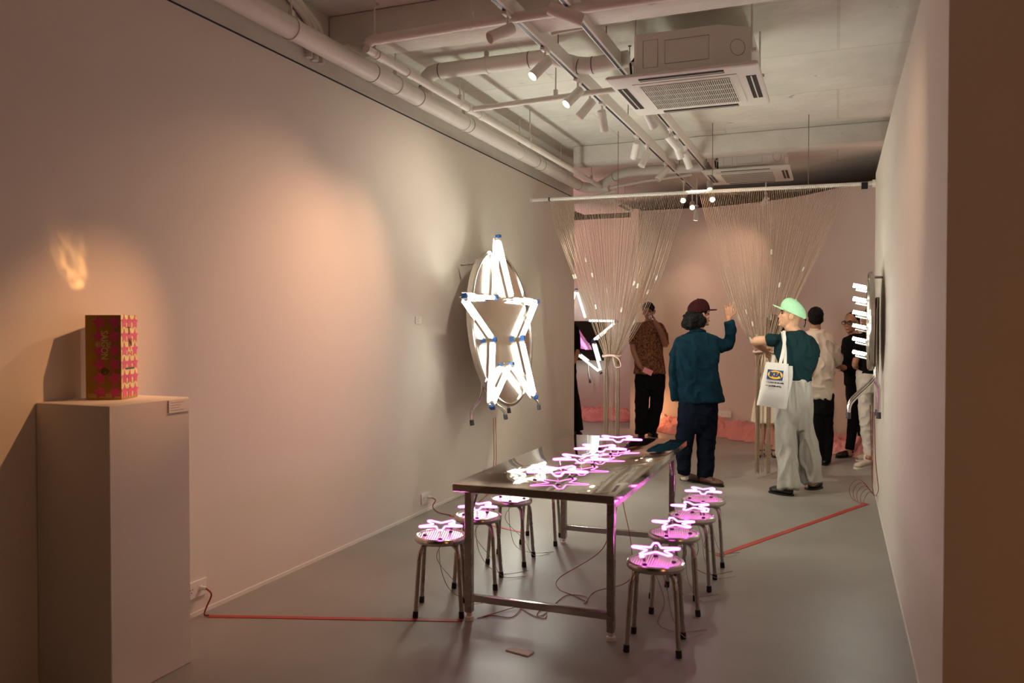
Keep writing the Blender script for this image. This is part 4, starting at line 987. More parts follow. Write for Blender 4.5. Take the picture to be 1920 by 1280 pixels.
class Fig:
    def __init__(s, gx, gy, label, skin='skin'):
        g = onZ(gx, gy, 0); s.g = g; s.D = (g - CAM).dot(FW); s.s = s.D / FPX; s.skin = skin
        s.t = empty('person', g, label, 'person'); s.b = MB()
    def P(s, x, y, off=0.0): return atD(x, y, s.D + off)
    def ring(s, xl, xr, y, b, off=0.0, e=2.4, n=32, k=1.0):
        c = s.P((xl + xr) / 2, y, off); a = (xr - xl) / 2 * s.s * k; out = []
        for i in range(n):
            t = 2 * PI * i / n; ct, st = math.cos(t), math.sin(t)
            out.append(c + RT * (a * math.copysign(abs(ct) ** (2 / e), ct)) + FH * (b * k * math.copysign(abs(st) ** (2 / e), st)))
        return out
    def torso(s, mb, rows, k=1.0, sub=4):
        rows = [r if len(r) > 4 else (*r, 0.0) for r in rows]
        mb.loft([s.ring(*r, k=k) for r in catmull(rows, sub)])
    def limb(s, mb, rows, k=1.0, sub=4, flat=None):
        """rows: (px, py, radius in px, depth offset)"""
        rows = [r if len(r) > 3 else (*r, 0.0) for r in rows]
        R = catmull(rows, sub) if len(rows) > 2 else rows
        mb.capsule([(*s.P(x, y, o), r * s.s * k) for x, y, r, o in R], 16, (mb is not s.b) if flat is None else flat)
    def frame(s, az, pitch=0.0, roll=0.0):
        a = math.radians(az); f = RT * math.sin(a) - FH * math.cos(a); u = Vector((0, 0, 1)); r = f.cross(u)
        q = Quaternion(r, math.radians(pitch)); f = q @ f; u = q @ u
        if roll: q = Quaternion(f, math.radians(roll)); u = q @ u; r = q @ r
        return f, r, u
    def head(s, x, y, az, k=1.0, off=0.0, pitch=0.0, roll=0.0, neck=None):
        f, r, u = s.frame(az, pitch, roll); c = s.P(x, y, off); mb = s.b; s.hc, s.hf, s.hr, s.hu, s.hk = c, f, r, u, k
        L = lambda a, b_, d: c + (f * a + r * b_ + u * d) * k
        s.L = L; ax = (r, f, u)
        def E(p, rad): mb.ell(L(*p), tuple(q * k for q in rad), ax, 20, 14)
        E((-0.012, 0, 0.032), (0.074, 0.094, 0.083))          # cranium
        E((0.022, 0, -0.030), (0.062, 0.070, 0.074))          # face
        E((0.040, 0, -0.078), (0.042, 0.046, 0.034))          # jaw
        E((0.078, 0, -0.098), (0.020, 0.016, 0.014))          # chin
        E((0.066, 0, 0.024), (0.052, 0.026, 0.014))           # brow
        for sg in (-1, 1):
            E((0.058, sg * 0.036, -0.022), (0.022, 0.024, 0.022))  # cheeks
            E((-0.006, sg * 0.077, -0.010), (0.010, 0.020, 0.032))  # ears
        mb.capsule([(*L(0.084, 0, 0.012), 0.009 * k), (*L(0.094, 0, -0.016), 0.0095 * k), (*L(0.096, 0, -0.028), 0.0115 * k)], 10)
        for sg in (-1, 1): E((0.090, sg * 0.013, -0.033), (0.008, 0.009, 0.007))
        E((0.086, 0, -0.060), (0.024, 0.012, 0.007)); E((0.083, 0, -0.071), (0.020, 0.012, 0.007))
        if neck:
            nb = s.P(*neck)
            mb.capsule([(*L(-0.018, 0, -0.04), 0.056 * k), (*L(-0.016, 0, -0.10), 0.054 * k), (*nb, 0.062 * k)], 16)
        return L
    def face(s, mustache=False):
        L, k = s.L, s.hk; ax = (s.hr, s.hf, s.hu)
        for sg in (-1, 1):
            MB().ell(L(0.079, sg * 0.031, 0.004), (0.013 * k, 0.008 * k, 0.006 * k), ax, 12, 8).build('eye', M['eye'], s.t)
            MB().capsule([(*L(0.090, sg * 0.016, 0.022), 0.0035 * k), (*L(0.088, sg * 0.036, 0.027), 0.004 * k), (*L(0.076, sg * 0.052, 0.022), 0.003 * k)], 8).build('eyebrow', M['hair'], s.t)
        MB().ell(L(0.0945, 0, -0.065), (0.022 * k, 0.005 * k, 0.008 * k), ax, 14, 8).build('lips', M['lip'], s.t)
        if mustache: MB().ell(L(0.0955, 0, -0.050), (0.024 * k, 0.005 * k, 0.005 * k), ax, 14, 8).build('mustache', M['hair'], s.t)
    def hand(s, wrist, d, nrm, side, k=1.0, curl=(0.5, 0.5, 0.6, 0.7), spread=0.10, thumb=0.6):
        """wrist point, direction of the hand, palm normal, side the thumb sits on (+1/-1 along d x nrm)"""
        mb = s.b; w = Vector(wrist); d = Vector(d).normalized(); nrm = Vector(nrm); nrm = (nrm - d * nrm.dot(d)).normalized(); x = d.cross(nrm) * side
        base = []
        for i in range(4):
            o = 0.030 - 0.020 * i
            kn = w + d * (0.092 - 0.006 * abs(i - 1)) * k + x * (o * k); base.append(kn)
            mb.capsule([(*(w + x * (o * 0.55 * k)), 0.014 * k), (*(w + d * 0.05 * k + x * (o * 0.9 * k)), 0.0135 * k), (*kn, 0.0105 * k)], 12)
        for i, (ln, cu) in enumerate(zip((0.072, 0.080, 0.074, 0.058), curl)):
            p = base[i]; dd = (d + x * ((1.2 - i) * spread)).normalized(); ch = [(*p, 0.0098 * k)]; a = 0
            for j, seg in enumerate((0.45, 0.30, 0.25)):
                a += cu * (0.55 if j == 0 else 0.75)
                v = dd * math.cos(a) + nrm * math.sin(a); p = p + v * (ln * seg * k)
                ch.append((*p, (0.0092 - 0.0009 * j) * k))
            mb.capsule(ch, 10)
        tb = w + d * 0.022 * k + x * 0.024 * k
        t1 = tb + (d * 0.55 + x * 0.75 + nrm * 0.25).normalized() * 0.042 * k
        t2 = t1 + (d * (0.9) + x * (0.35 * (1 - thumb)) + nrm * thumb * 0.8).normalized() * 0.030 * k
        t3 = t2 + (d * 0.9 - x * 0.1 * thumb + nrm * thumb).normalized() * 0.024 * k
        mb.capsule([(*tb, 0.0145 * k), (*t1, 0.0115 * k), (*t2, 0.010 * k), (*t3, 0.0085 * k)], 10)
        return w + d * 0.09 * k + nrm * 0.03 * k
    def body(s, voxel=0.0052): return union(s.b, 'body', M[s.skin], s.t, voxel, 3)
    def garment(s, name, mb, m, voxel=0.008, amp=0.006, fx=7, fz=3, smooth=5):
        return union(mb, name, M[m], s.t, voxel, smooth, folds(amp, fx, fz, s.g.x * 10))
    def shoe(s, heel, toe, m, w=0.045, h=0.075, sole='black_leather', low=False):
        a, b = onZ(*heel, 0), onZ(*toe, 0); d = (b - a); d.z = 0; L = d.length
        if L < 0.2: L = 0.255
        if L > 0.30: L = 0.29
        d.normalize(); x = Vector((-d.y, d.x, 0)); b = a + d * L
        mb = MB(); z = Vector((0, 0, 1))
        mb.capsule([(*(a + d * 0.04 + z * 0.042), 0.036), (*(a + d * L * 0.45 + z * 0.042), 0.037), (*(a + d * (L - 0.05) + z * 0.036), 0.030)], 14)
        mb.ell(a + d * (L - 0.075) + z * 0.034, (0.075, w, 0.030), (d, x, z)); mb.ell(a + d * 0.05 + z * 0.04, (0.05, w * 0.82, 0.036), (d, x, z))
        mb.ell(a + d * 0.055 + z * h * 0.75, (0.05, w * 0.85, h * 0.35), (d, x, z))
        o = union(mb, 'shoe', M[m], s.t, 0.005, 3)
        for v in o.data.vertices:
            wz = v.co.z + wloc(s.t).z
            if wz < 0.014: v.co.z = 0.014 - wloc(s.t).z
        so = MB(); ring = []
        for q in range(28):
            t_ = 2 * PI * q / 28; c_, s_ = math.cos(t_), math.sin(t_)
            ring.append((L / 2 + (L / 2 + 0.004) * math.copysign(abs(c_) ** 0.8, c_), (w + 0.003) * math.copysign(abs(s_) ** 0.8, s_) * (1.0 if c_ > 0 else 0.86)))
        so.prism(ring, 0.0, 0.016, lambda u, v, zz: a + d * u + x * v + z * zz)
        so.build('sole', M[sole], o)
        s.ankle = a + d * 0.05
        return o
    def hair(s, ells, amp=0.006, m='hair', voxel=0.006, caps=(), name='hair'):
        mb = MB(); ax = (s.hr, s.hf, s.hu); k = s.hk
        for p, rad in ells: mb.ell(s.L(*p), tuple(q * k for q in rad), ax, 22, 14)
        for ch in caps: mb.capsule([(*s.L(*c[:3]), c[3] * k) for c in ch], 12)
        def f(co): return amp * (noise.noise(co * 34) + 0.6 * noise.noise(co * 75))
        return union(mb, name, M[m], s.t, voxel, 2, f)
    def cap(s, m, tilt=0.0, brim_len=0.075, button=True, ht=0.088, z0=0.036):
        L, k = s.L, s.hk; mb = MB(); rings = []
        for i in range(13):
            t_ = i / 12; q = math.cos(t_ * PI / 2 * 0.985); z = math.sin(t_ * PI / 2 * 0.985)
            rings.append([L(-0.010 + 0.113 * q * math.cos(a) * (1.0), 0.091 * q * math.sin(a), z0 + ht * (z ** 0.82) + 0.012 * math.cos(a) * q * (z * 1.2) + tilt * q * math.cos(a)) for a in [2 * PI * j / 36 for j in range(36)]])
        inner = [[L(-0.010 + 0.106 * math.cos(a), 0.084 * math.sin(a), z0 + tilt * math.cos(a)) for a in [2 * PI * j / 36 for j in range(36)]]]
        mb.loft(inner + rings)
        o = mb.build('cap', M[m], s.t, ang=60)
        if button: MB().ell(L(-0.010, 0, z0 + 0.001 + ht), (0.008 * k, 0.008 * k, 0.005 * k), (s.hr, s.hf, s.hu), 12, 8).build('button', M[m], o)
        br = MB(); top, bot = [], []; N = 14
        for j in range(6):
            w = j / 5; ra, rb_ = [], []
            for i in range(N + 1):
                a = -1.15 + 2.3 * i / N; r0 = (0.113 * math.cos(a), 0.091 * math.sin(a)); ext = brim_len * w * (math.cos(a * 1.05) ** 0.6 if math.cos(a * 1.05) > 0 else 0)
                px_, py_ = -0.010 + r0[0] + ext, r0[1] * (1 - 0.12 * w)
                pz = z0 + 0.004 + tilt * (math.cos(a) + ext * 9) - 0.10 * ext - 9.0 * ext * py_ * py_
                ra.append(L(px_, py_, pz + 0.004)); rb_.append(L(px_, py_, pz - 0.004))
            top.append(ra); bot.append(rb_)
        vs, fs = [], []
        for g_, flip in ((top, False), (bot, True)):
            o0 = len(vs); vs += [p for r_ in g_ for p in r_]
            for j in range(5):
                for i in range(N):
                    q = (o0 + j * (N + 1) + i, o0 + j * (N + 1) + i + 1, o0 + (j + 1) * (N + 1) + i + 1, o0 + (j + 1) * (N + 1) + i)
                    fs.append(tuple(reversed(q)) if flip else q)
        h = 6 * (N + 1)
        for i in range(N): fs.append((5 * (N + 1) + i, 5 * (N + 1) + i + 1, h + 5 * (N + 1) + i + 1, h + 5 * (N + 1) + i))
        br.add(vs, fs).build('brim', M[m], o, ang=60)
        return o

UPV = Vector((0, 0, 1))
def person_legs(f, legs, k=0.72):
    for ch in legs: f.limb(f.b, ch, k)
def feet(f, pairs):
    for heel, toe in pairs:
        a, b = onZ(*heel, 0), onZ(*toe, 0); d = (b - a).normalized()
        f.b.capsule([(*(a + d * 0.05 + UPV * 0.10), 0.034), (*(a + d * 0.05 + UPV * 0.048), 0.028), (*(a + d * 0.13 + UPV * 0.034), 0.024), (*(a + d * 0.19 + UPV * 0.03), 0.018)], 12)

# --- denim jacket, maroon cap, waving
f = Fig(1312, 906, 'person seen from behind in a maroon cap and dark denim jacket raising a hand')
f.head(1312, 590, 108, 1.0, neck=(1304, 628), pitch=4)
tor = [(1296, 1318, 621, .05), (1284, 1334, 627, .085), (1270, 1347, 637, .112), (1264, 1348, 656, .130), (1265, 1346, 690, .130), (1268, 1349, 720, .135), (1271, 1356, 744, .14), (1274, 1358, 753, .14)]
f.torso(f.b, [r for r in tor[1:7]], 0.82)
lsl = [(1275, 640, 9.5), (1265, 668, 9.8), (1262, 700, 9.2), (1264, 728, 8.6), (1268, 749, 8.0)]
rsl = [(1338, 642, 12.5, .0), (1354, 648, 12.5, .02), (1367, 641, 11.5, .03), (1370, 622, 9.8, .0), (1366, 603, 8.6, -.03)]
f.limb(f.b, lsl, 0.6); f.limb(f.b, rsl, 0.6)
f.limb(f.b, [(1268, 740, 5), (1277, 752, 4.6, .05)], 1)
f.limb(f.b, [(1366, 606, 5.2, -.03), (1366, 596, 4.8, -.03)], 1)
f.hand(f.P(1366, 596, -.03), UPV * 1.0 + RT * 0.02, FH * 0.9 + RT * 0.4, -1, 0.95, (0.05, 0.45, 0.8, 0.35), 0.18, 0.5)
f.hand(f.P(1278, 754, .06), -UPV + RT * 0.25 + FH * 0.3, RT, 1, 0.95, (0.5, 0.6, 0.7, 0.8))
llg = [(1290, 765, 18), (1288, 800, 18), (1283, 830, 16), (1282, 860, 14), (1282, 888, 11.5)]
rlg = [(1324, 765, 19), (1324, 800, 18.5), (1324, 835, 17), (1323, 870, 15), (1321, 892, 13.5)]
person_legs(f, (llg, rlg))
f.limb(f.b, [(1283, 885, 6.5), (1284, 897, 6)]); f.limb(f.b, [(1322, 888, 6.5), (1322, 901, 6)])
sh = (((1276, 899), (1302, 903)), ((1312, 905), (1356, 913)))
feet(f, sh); f.body(); f.face()
mb = MB(); f.torso(mb, tor); f.limb(mb, lsl); f.limb(mb, rsl)
f.garment('denim_jacket', mb, 'denim', 0.007, 0.012, 8, 4)
mb = MB(); mb.tube([f.P(1295 + 26 * i / 10, 622 - 3.5 * math.sin(PI * i / 10), -0.055 * math.sin(PI * i / 10)) for i in range(11)], 0.020, 10); 
mb.build('collar', M['denim'], f.t)
mb = MB(); f.torso(mb, [(1276, 1346, 742, .12), (1274, 1345, 760, .125), (1273, 1344, 785, .115), (1276, 1342, 812, .08)]); f.limb(mb, llg); f.limb(mb, rlg)
f.garment('jeans', mb, 'jeans', 0.007, 0.011, 7, 5)
for (x, y) in ((1283, 893), (1322, 897)):
    MB().cyl(f.P(x, y - 6), f.P(x + 1, y + 5), 0.036, 18).build('sock', M['sock'], f.t)
for h_, t_ in sh: f.shoe(h_, t_, 'brown_leather', 0.047, 0.08)
f.hair([((-0.085, 0, -0.035), (0.105, 0.082, 0.085)), ((-0.04, 0.058, -0.045), (0.042, 0.075, 0.075)), ((-0.04, -0.058, -0.045), (0.042, 0.075, 0.075)), ((-0.12, 0, -0.075), (0.085, 0.070, 0.060)), ((-0.01, 0, 0.03), (0.080, 0.095, 0.05))], 0.012)
f.cap('cap_red', 0.004, 0.085, ht=0.118)

# --- mint cap, dark tee, pale trousers, tote bag
f = Fig(1490, 924, 'person seen from behind in a mint cap, dark tee and pale wide trousers', 'skin_pale')
g4 = f
f.head(1484, 591, -112, 1.05, neck=(1490, 624), pitch=10)
tor = [(1480, 1506, 619, .055), (1470, 1512, 625, .085), (1458, 1524, 634, .108), (1454, 1531, 648, .118), (1456, 1532, 668, .125), (1461, 1527, 690, .125), (1466, 1520, 706, .122), (1468, 1517, 715, .118)]
f.torso(f.b, [(1476, 1508, 622, .06)] + tor[2:7], 0.84)
f.limb(f.b, [(1456, 638, 9), (1434, 638, 9, .05), (1416, 640, 8.2, .12), (1426, 650, 6.8, .26), (1438, 658, 4.8, .40)])
f.hand(f.P(1438, 658, .40), FH + RT * 0.25, RT * 0.8 - UPV * 0.2, 1, 0.95, (0.9, 0.9, 1.0, 1.0), 0.05, 0.8)
f.limb(f.b, [(1524, 650, 8), (1527, 672, 7), (1524, 692, 6.2, -.02), (1516, 708, 5.4, .10), (1500, 706, 4.8, .24)])
f.hand(f.P(1500, 706, .24), -RT + FH * 0.3, -FH, 1, 0.95)
llg = [(1474, 748, 19, 0), (1473, 785, 19.5, 0), (1475, 830, 18.5, -.03), (1477, 875, 18, -.07), (1479, 914, 18.5, -.10)]
rlg = [(1503, 748, 17.5), (1507, 785, 17), (1513, 830, 17.5), (1520, 875, 18.5), (1524, 902, 19)]
person_legs(f, (llg, rlg), 0.5)
f.torso(f.b, [(1466, 1516, 712, .10), (1462, 1518, 745, .10), (1466, 1514, 770, .08)], 0.85)
sh = (((1487, 930), (1443, 922)), ((1540, 914), (1512, 918)))
feet(f, sh); f.body(); f.face()
mb = MB(); f.torso(mb, tor)
f.limb(mb, [(1470, 637, 13), (1452, 638, 12), (1440, 638, 11, .03)]); f.limb(mb, [(1516, 642, 13), (1526, 656, 11), (1528, 670, 9.5)])
f.garment('tee_shirt', mb, 'tee', 0.007, 0.013, 7, 4)
mb = MB(); f.torso(mb, [(1466, 1516, 711, .118), (1463, 1517, 718, .125), (1458, 1520, 745, .135), (1457, 1521, 772, .12), (1460, 1522, 805, .085)]); f.limb(mb, llg); f.limb(mb, rlg)
f.garment('wide_trousers', mb, 'linen', 0.007, 0.019, 11, 1.8)
MB().tube([f.P(1491, 714) + RT * (27 * f.s * math.cos(a)) + FH * (0.124 * math.sin(a)) for a in [2 * PI * i / 40 for i in range(40)]], 0.012, 8, closed=True).build('waistband', M['linen'], f.t)
for h_, t_ in sh:
    o = f.shoe(h_, t_, 'black_leather', 0.052, 0.055)
f.hair([((-0.03, 0, 0.03), (0.077, 0.076, 0.045))], 0.002)
c = f.cap('cap_mint', 0.032, 0.066, ht=0.122, z0=0.016)
st = MB().tube([f.L(-0.116, 0.03, -0.014), f.L(-0.120, 0, -0.018), f.L(-0.116, -0.03, -0.014)], 0.009, 8).tube([f.L(-0.120, 0.0, -0.018), f.L(-0.126, -0.004, -0.05), f.L(-0.120, -0.004, -0.085)], 0.004, 6)
st.build('strap', M['black_cloth'], c)

# tote bag hanging from the near shoulder
B = Fig(1490, 924, 'x'); bpy.data.objects.remove(B.t)
BO = -0.20
tb = empty('tote_bag', B.P(1452, 765, BO), 'white canvas tote bag with a printed blue and yellow logo on a shoulder', 'bag')
tl, tr_, br_, bl = (1437, 678), (1478, 682), (1474, 767), (1419, 759)
mb = MB(); rings = []
for i in range(15):
    v = i / 14
    x0 = tl[0] + (bl[0] - tl[0]) * v ** 1.1; x1 = tr_[0] + (br_[0] - tr_[0]) * v; y0_ = tl[1] + (bl[1] - tl[1]) * v; y1_ = tr_[1] + (br_[1] - tr_[1]) * v
    th = 0.012 + 0.060 * math.sin(PI * min(1, 0.12 + 0.80 * v)) ** 0.8
    c0, c1 = B.P(x0, y0_, BO), B.P(x1, y1_, BO); c = (c0 + c1) / 2; hx = (c1 - c0) / 2; ring = []
    for j in range(32):
        a = 2 * PI * j / 32; ca, sa = math.cos(a), math.sin(a)
        wr = 0.006 * noise.noise(Vector((ca * 3, v * 5, sa * 2))) + 0.004 * noise.noise(Vector((ca * 9, v * 3, sa * 4)))
        ring.append(c + hx * math.copysign(abs(ca) ** 0.75, ca) + FH * (th * math.copysign(abs(sa) ** 0.6, sa) + wr))
    rings.append(ring)
mb.loft(rings); mb.build('bag_body', M['canvas'], tb, ang=60)
# gusset side seen to the right of the front face
mb = MB(); rings = []
for i in range(9):
    v = i / 8
    c = B.P(1478 + 5 * math.sin(PI * min(1, v * 1.2)) * (1 - v) - 8 * v, 686 + 78 * v, BO + 0.055); a_ = 0.020 + 0.016 * (1 - v); b_ = 0.050
    rings.append([c + RT * (a_ * math.cos(q)) + FH * (b_ * math.sin(q)) for q in [2 * PI * j / 20 for j in range(20)]])
mb.loft(rings); mb.build('bag_gusset', M['canvas'], tb, ang=60)
def strap(pts, name='strap', w=0.028):
    P_ = catmull([tuple(p) for p in pts], 6); mb = MB()
    vs, fs = [], []
    for i, p in enumerate(P_):
        p = Vector(p); t_ = (Vector(P_[min(i + 1, len(P_) - 1)]) - Vector(P_[max(i - 1, 0)])).normalized(); sd = (RT - t_ * RT.dot(t_)).normalized(); nn = t_.cross(sd)
        vs += [p + sd * w / 2 + nn * 0.002, p - sd * w / 2 + nn * 0.002, p - sd * w / 2 - nn * 0.002, p + sd * w / 2 - nn * 0.002]
    for i in range(len(P_) - 1):
        for j in range(4): fs.append((i * 4 + j, i * 4 + (j + 1) % 4, i * 4 + 4 + (j + 1) % 4, i * 4 + 4 + j))
    fs += [(0, 1, 2, 3), (len(vs) - 1, len(vs) - 2, len(vs) - 3, len(vs) - 4)]
    mb.add(vs, fs); return mb.build(name, M['canvas'], tb)
strap([B.P(1472, 684, BO - 0.02), B.P(1472, 660, -0.165), B.P(1470, 640, -0.145), B.P(1468, 627, -0.10), B.P(1467, 622, -0.04), B.P(1467, 624, 0.05), B.P(1464, 640, 0.12)])
strap([B.P(1463, 681, BO - 0.02), B.P(1469, 655, -0.168), B.P(1471, 636, -0.15), B.P(1470, 626, -0.11), B.P(1470, 620, -0.04), B.P(1470, 624, 0.05), B.P(1468, 640, 0.12)])
strap([B.P(1449, 680, -0.10), B.P(1450, 672, -0.02), B.P(1453, 662, 0.06), B.P(1458, 650, 0.13)])
# printed logo on the front face
lo = B.P(1453.5, 702.5, BO - 0.078); lx = (B.P(1467, 704, BO - 0.078) - B.P(1440, 701, BO - 0.078)).normalized(); lu = (UPV - lx * UPV.dot(lx)).normalized(); ln = lx.cross(lu)
LW, LH = 28.5 * B.s, 17.5 * B.s
def lq(u, v, z): return lo + lx * u + lu * v + ln * z
def conform(u, v): return 0.0
lg = MB().prism([(-LW / 2, -LH / 2), (LW / 2, -LH / 2), (LW / 2, LH / 2), (-LW / 2, LH / 2)], -0.004, 0.0005, lq).build('logo_panel', M['logo_blue'], tb)
MB().prism([(LW * 0.475 * math.cos(a), LH * 0.44 * math.sin(a)) for a in [2 * PI * i / 40 for i in range(40)]], 0.0005, 0.0014, lq).build('logo_oval', M['logo_yellow'], tb)
place_text('lettering', 'IKEA', LH * 0.62, lq(0, 0, 0.0016), lx, lu, M['logo_blue'], tb, 0.0008, 0.0035, 0.92)
rnd = random.Random(4)
for row, (vv, L0) in enumerate(((-LH * 0.80, 0.155), (-LH * 1.17, 0.135))):
    mb = MB(); u = -LW * 0.52
    while u < -LW * 0.52 + L0:
        w = rnd.uniform(0.004, 0.009); hh = rnd.choice((0.006, 0.008, 0.011))
        mb.prism([(u, vv - 0.004), (u + w, vv - 0.004), (u + w, vv - 0.004 + hh), (u, vv - 0.004 + hh)], -0.004, 0.0008, lq); u += w + rnd.choice((0.0025, 0.0025, 0.007))
    mb.build('small_print', M['black'], tb)

# --- patterned brown shirt, lifting a cup
f = Fig(1214, 820, 'person in a patterned brown shirt and black trousers drinking behind the left curtain', 'skin_dark')
f.head(1216, 584, -18, 1.0, neck=(1216, 606), pitch=-4, roll=4)
tor = [(1208, 1226, 601, .05), (1199, 1235, 606, .08), (1191, 1242, 614, .10), (1189, 1243, 635, .115), (1191, 1243, 662, .115), (1190, 1246, 685, .12), (1188, 1248, 700, .12)]
f.torso(f.b, tor[1:6], 0.84)
la = [(1194, 614, 7, 0), (1187, 645, 6.2, .0), (1192, 668, 5.4, -.06), (1200, 686, 4.4, -.12)]
ra_ = [(1240, 614, 7, 0), (1247, 646, 6.2, -.02), (1239, 622, 5.2, -.20), (1229, 604, 4.2, -.26)]
f.limb(f.b, la); f.limb(f.b, ra_)
f.hand(f.P(1200, 686, -.12), RT * 0.7 - UPV * 0.6 - FH * 0.2, -UPV * 0.5 + FH * 0.4 - RT * 0.3, 1, 0.95, (0.8, 0.8, 0.9, 0.9), 0.04, 0.7)
f.hand(f.P(1229, 604, -.26), UPV * 0.8 - RT * 0.35, -RT * 0.8 - UPV * 0.1, -1, 0.95, (0.8, 0.85, 0.9, 1.0), 0.04, 0.7)
llg = [(1206, 712, 14), (1204, 745, 13), (1203, 780, 12.3), (1203, 812, 11.6)]
rlg = [(1231, 712, 15), (1232, 745, 12.8), (1227, 780, 11.2), (1219, 810, 10.4)]
person_legs(f, (llg, rlg), 0.6)
sh = (((1200, 816), (1206, 824)), ((1217, 815), (1236, 822)))
feet(f, sh); f.body(); f.face()
mb = MB(); f.torso(mb, tor); f.limb(mb, [(1197, 613, 9.5), (1190, 630, 9), (1188, 645, 8.6)]); f.limb(mb, [(1236, 613, 9.5), (1244, 630, 9.0), (1247, 645, 8.8, -.02)])
f.garment('patterned_shirt', mb, 'print', 0.008, 0.012, 8, 4)
mb = MB(); f.torso(mb, [(1192, 1246, 696, .10), (1191, 1247, 710, .115), (1192, 1246, 730, .10)]); f.limb(mb, llg); f.limb(mb, rlg)
f.garment('trousers', mb, 'black_cloth', 0.008, 0.011, 7, 4)
for h_, t_ in sh: f.shoe(h_, t_, 'black_leather')
f.hair([((-0.02, 0, 0.045), (0.084, 0.098, 0.082)), ((-0.05, 0, 0.0), (0.082, 0.062, 0.075)), ((0.045, 0.02, 0.078), (0.062, 0.050, 0.035)), ((0.06, -0.03, 0.062), (0.032, 0.034, 0.028))], 0.012)
cp0 = f.P(1221.5, 592, -.30)
t = empty('cup', cp0, 'small clear cup lifted to the mouth of the person in the brown shirt', 'cup')
MB().lathe([(0.0005, -0.045), (0.026, -0.045), (0.034, 0.045), (0.0325, 0.045), (0.0245, -0.041), (0.0005, -0.041)], cp0, 24).build('cup_body', M['glass'], t)
cc = f.P(1214.5, 696, -.17)
t = empty('pink_card', cc, 'pink card held low by the person in the brown shirt', 'card')
dx = (RT * 0.86 - UPV * 0.40).normalized(); MB().obox(cc, dx, UPV.cross(dx).normalized(), dx.cross(UPV.cross(dx).normalized()), 0.065, 0.004, 0.036).build('card', M['pink_card'], t)

# --- ivory shirt, black trousers, from behind
f = Fig(1541, 871, 'person seen from behind in an ivory shirt and black trousers', 'skin')
f.head(1529, 597, 165, 1.0, neck=(1532, 624), pitch=2)
tor = [(1520, 1544, 618, .05), (1511, 1553, 624, .085), (1504, 1561, 633, .11), (1503, 1563, 655, .125), (1505, 1561, 690, .125), (1509, 1562, 720, .13), (1515, 1560, 741, .13), (1519, 1557, 748, .125)]
f.torso(f.b, tor[1:7], 0.84)
f.limb(f.b, [(1557, 638, 7), (1566, 660, 6.4), (1570, 684, 6, .05), (1563, 682, 5, .18), (1556, 676, 4.4, .28)])
f.hand(f.P(1556, 676, .28), FH * 0.6 - RT * 0.5 + UPV * 0.2, -RT, 1, 0.95)
f.limb(f.b, [(1508, 638, 7), (1502, 660, 6.4), (1500, 682, 6, .05), (1508, 684, 5, .2), (1516, 680, 4.4, .3)])
f.hand(f.P(1516, 680, .3), FH * 0.6 + RT * 0.5, RT, -1, 0.95)
llg = [(1532, 765, 13.5), (1533, 800, 13.2), (1535, 835, 12), (1538, 862, 11)]
rlg = [(1548, 765, 14), (1549, 800, 13.4), (1548, 835, 12.4), (1546, 864, 11.2)]
person_legs(f, (llg, rlg), 0.6)
sh = (((1536, 868), (1532, 862)), ((1546, 873), (1550, 866)))
feet(f, sh); f.body(0.0058); f.face()
mb = MB(); f.torso(mb, tor); f.limb(mb, [(1553, 637, 11), (1563, 656, 10), (1568, 676, 9.5, .03), (1564, 684, 8, .12)]); f.limb(mb, [(1512, 637, 11), (1503, 656, 10), (1500, 676, 9.5, .03)])
f.garment('ivory_shirt', mb, 'white_shirt', 0.007, 0.017, 8, 4)
MB().tube([f.P(1520 + 22 * i / 10, 617.5, -0.05 * math.sin(PI * i / 10)) for i in range(11)], 0.016, 10).build('collar', M['white_shirt'], f.t)
mb = MB(); f.torso(mb, [(1518, 1560, 738, .115), (1518, 1562, 755, .12), (1519, 1562, 775, .11)]); f.limb(mb, llg); f.limb(mb, rlg)
f.garment('trousers', mb, 'black_cloth', 0.008, 0.011, 7, 4)
for h_, t_ in sh: f.shoe(h_, t_, 'black_leather')
f.hair([((-0.022, 0, 0.045), (0.083, 0.096, 0.086)), ((-0.05, 0, 0.0), (0.076, 0.062, 0.072))], 0.005)

# --- glasses, black shirt, wine glass
f = Fig(1592, 857, 'person in black with dark glasses holding a wine glass by the right wall', 'skin')
f.head(1596, 605, -52, 1.0, neck=(1604, 632), pitch=-2)
tor = [(1596, 1614, 625, .05), (1588, 1624, 631, .085), (1582, 1632, 640, .11), (1582, 1634, 662, .12), (1584, 1632, 695, .12), (1586, 1630, 722, .12)]
f.torso(f.b, tor[1:6], 0.84)
ra_ = [(1588, 642, 7.4, -.02), (1587, 668, 6.6, -.08), (1589, 690, 6.0, -.12), (1582, 689, 5, -.24), (1576, 686, 4.2, -.32)]
f.limb(f.b, ra_)
f.hand(f.P(1577, 686.5, -.30), -RT * 0.7 - FH * 0.6 + UPV * 0.05, RT * 0.2 - FH * 0.6, 1, 0.92, (1.0, 1.0, 1.1, 1.1), 0.03, 0.8)
f.limb(f.b, [(1628, 642, 7, .02), (1634, 668, 6.6, .02), (1634, 692, 5.6, .0), (1632, 712, 4.6, -.03)])
llg = [(1600, 735, 12.5), (1600, 780, 10.6), (1597, 815, 9), (1593, 842, 7.6)]
rlg = [(1617, 735, 12.5, .08), (1617, 780, 10.4, .14), (1617, 815, 9, .2), (1616, 835, 7.6, .24)]
person_legs(f, (llg, rlg), 0.66)
f.limb(f.b, [(1593, 838, 5), (1593, 851, 4.6)]); f.limb(f.b, [(1616, 830, 5, .24), (1616, 842, 4.6, .24)])
sh = (((1599, 855), (1567, 859)), ((1626, 845), (1602, 847)))
feet(f, sh); f.body(); f.face()
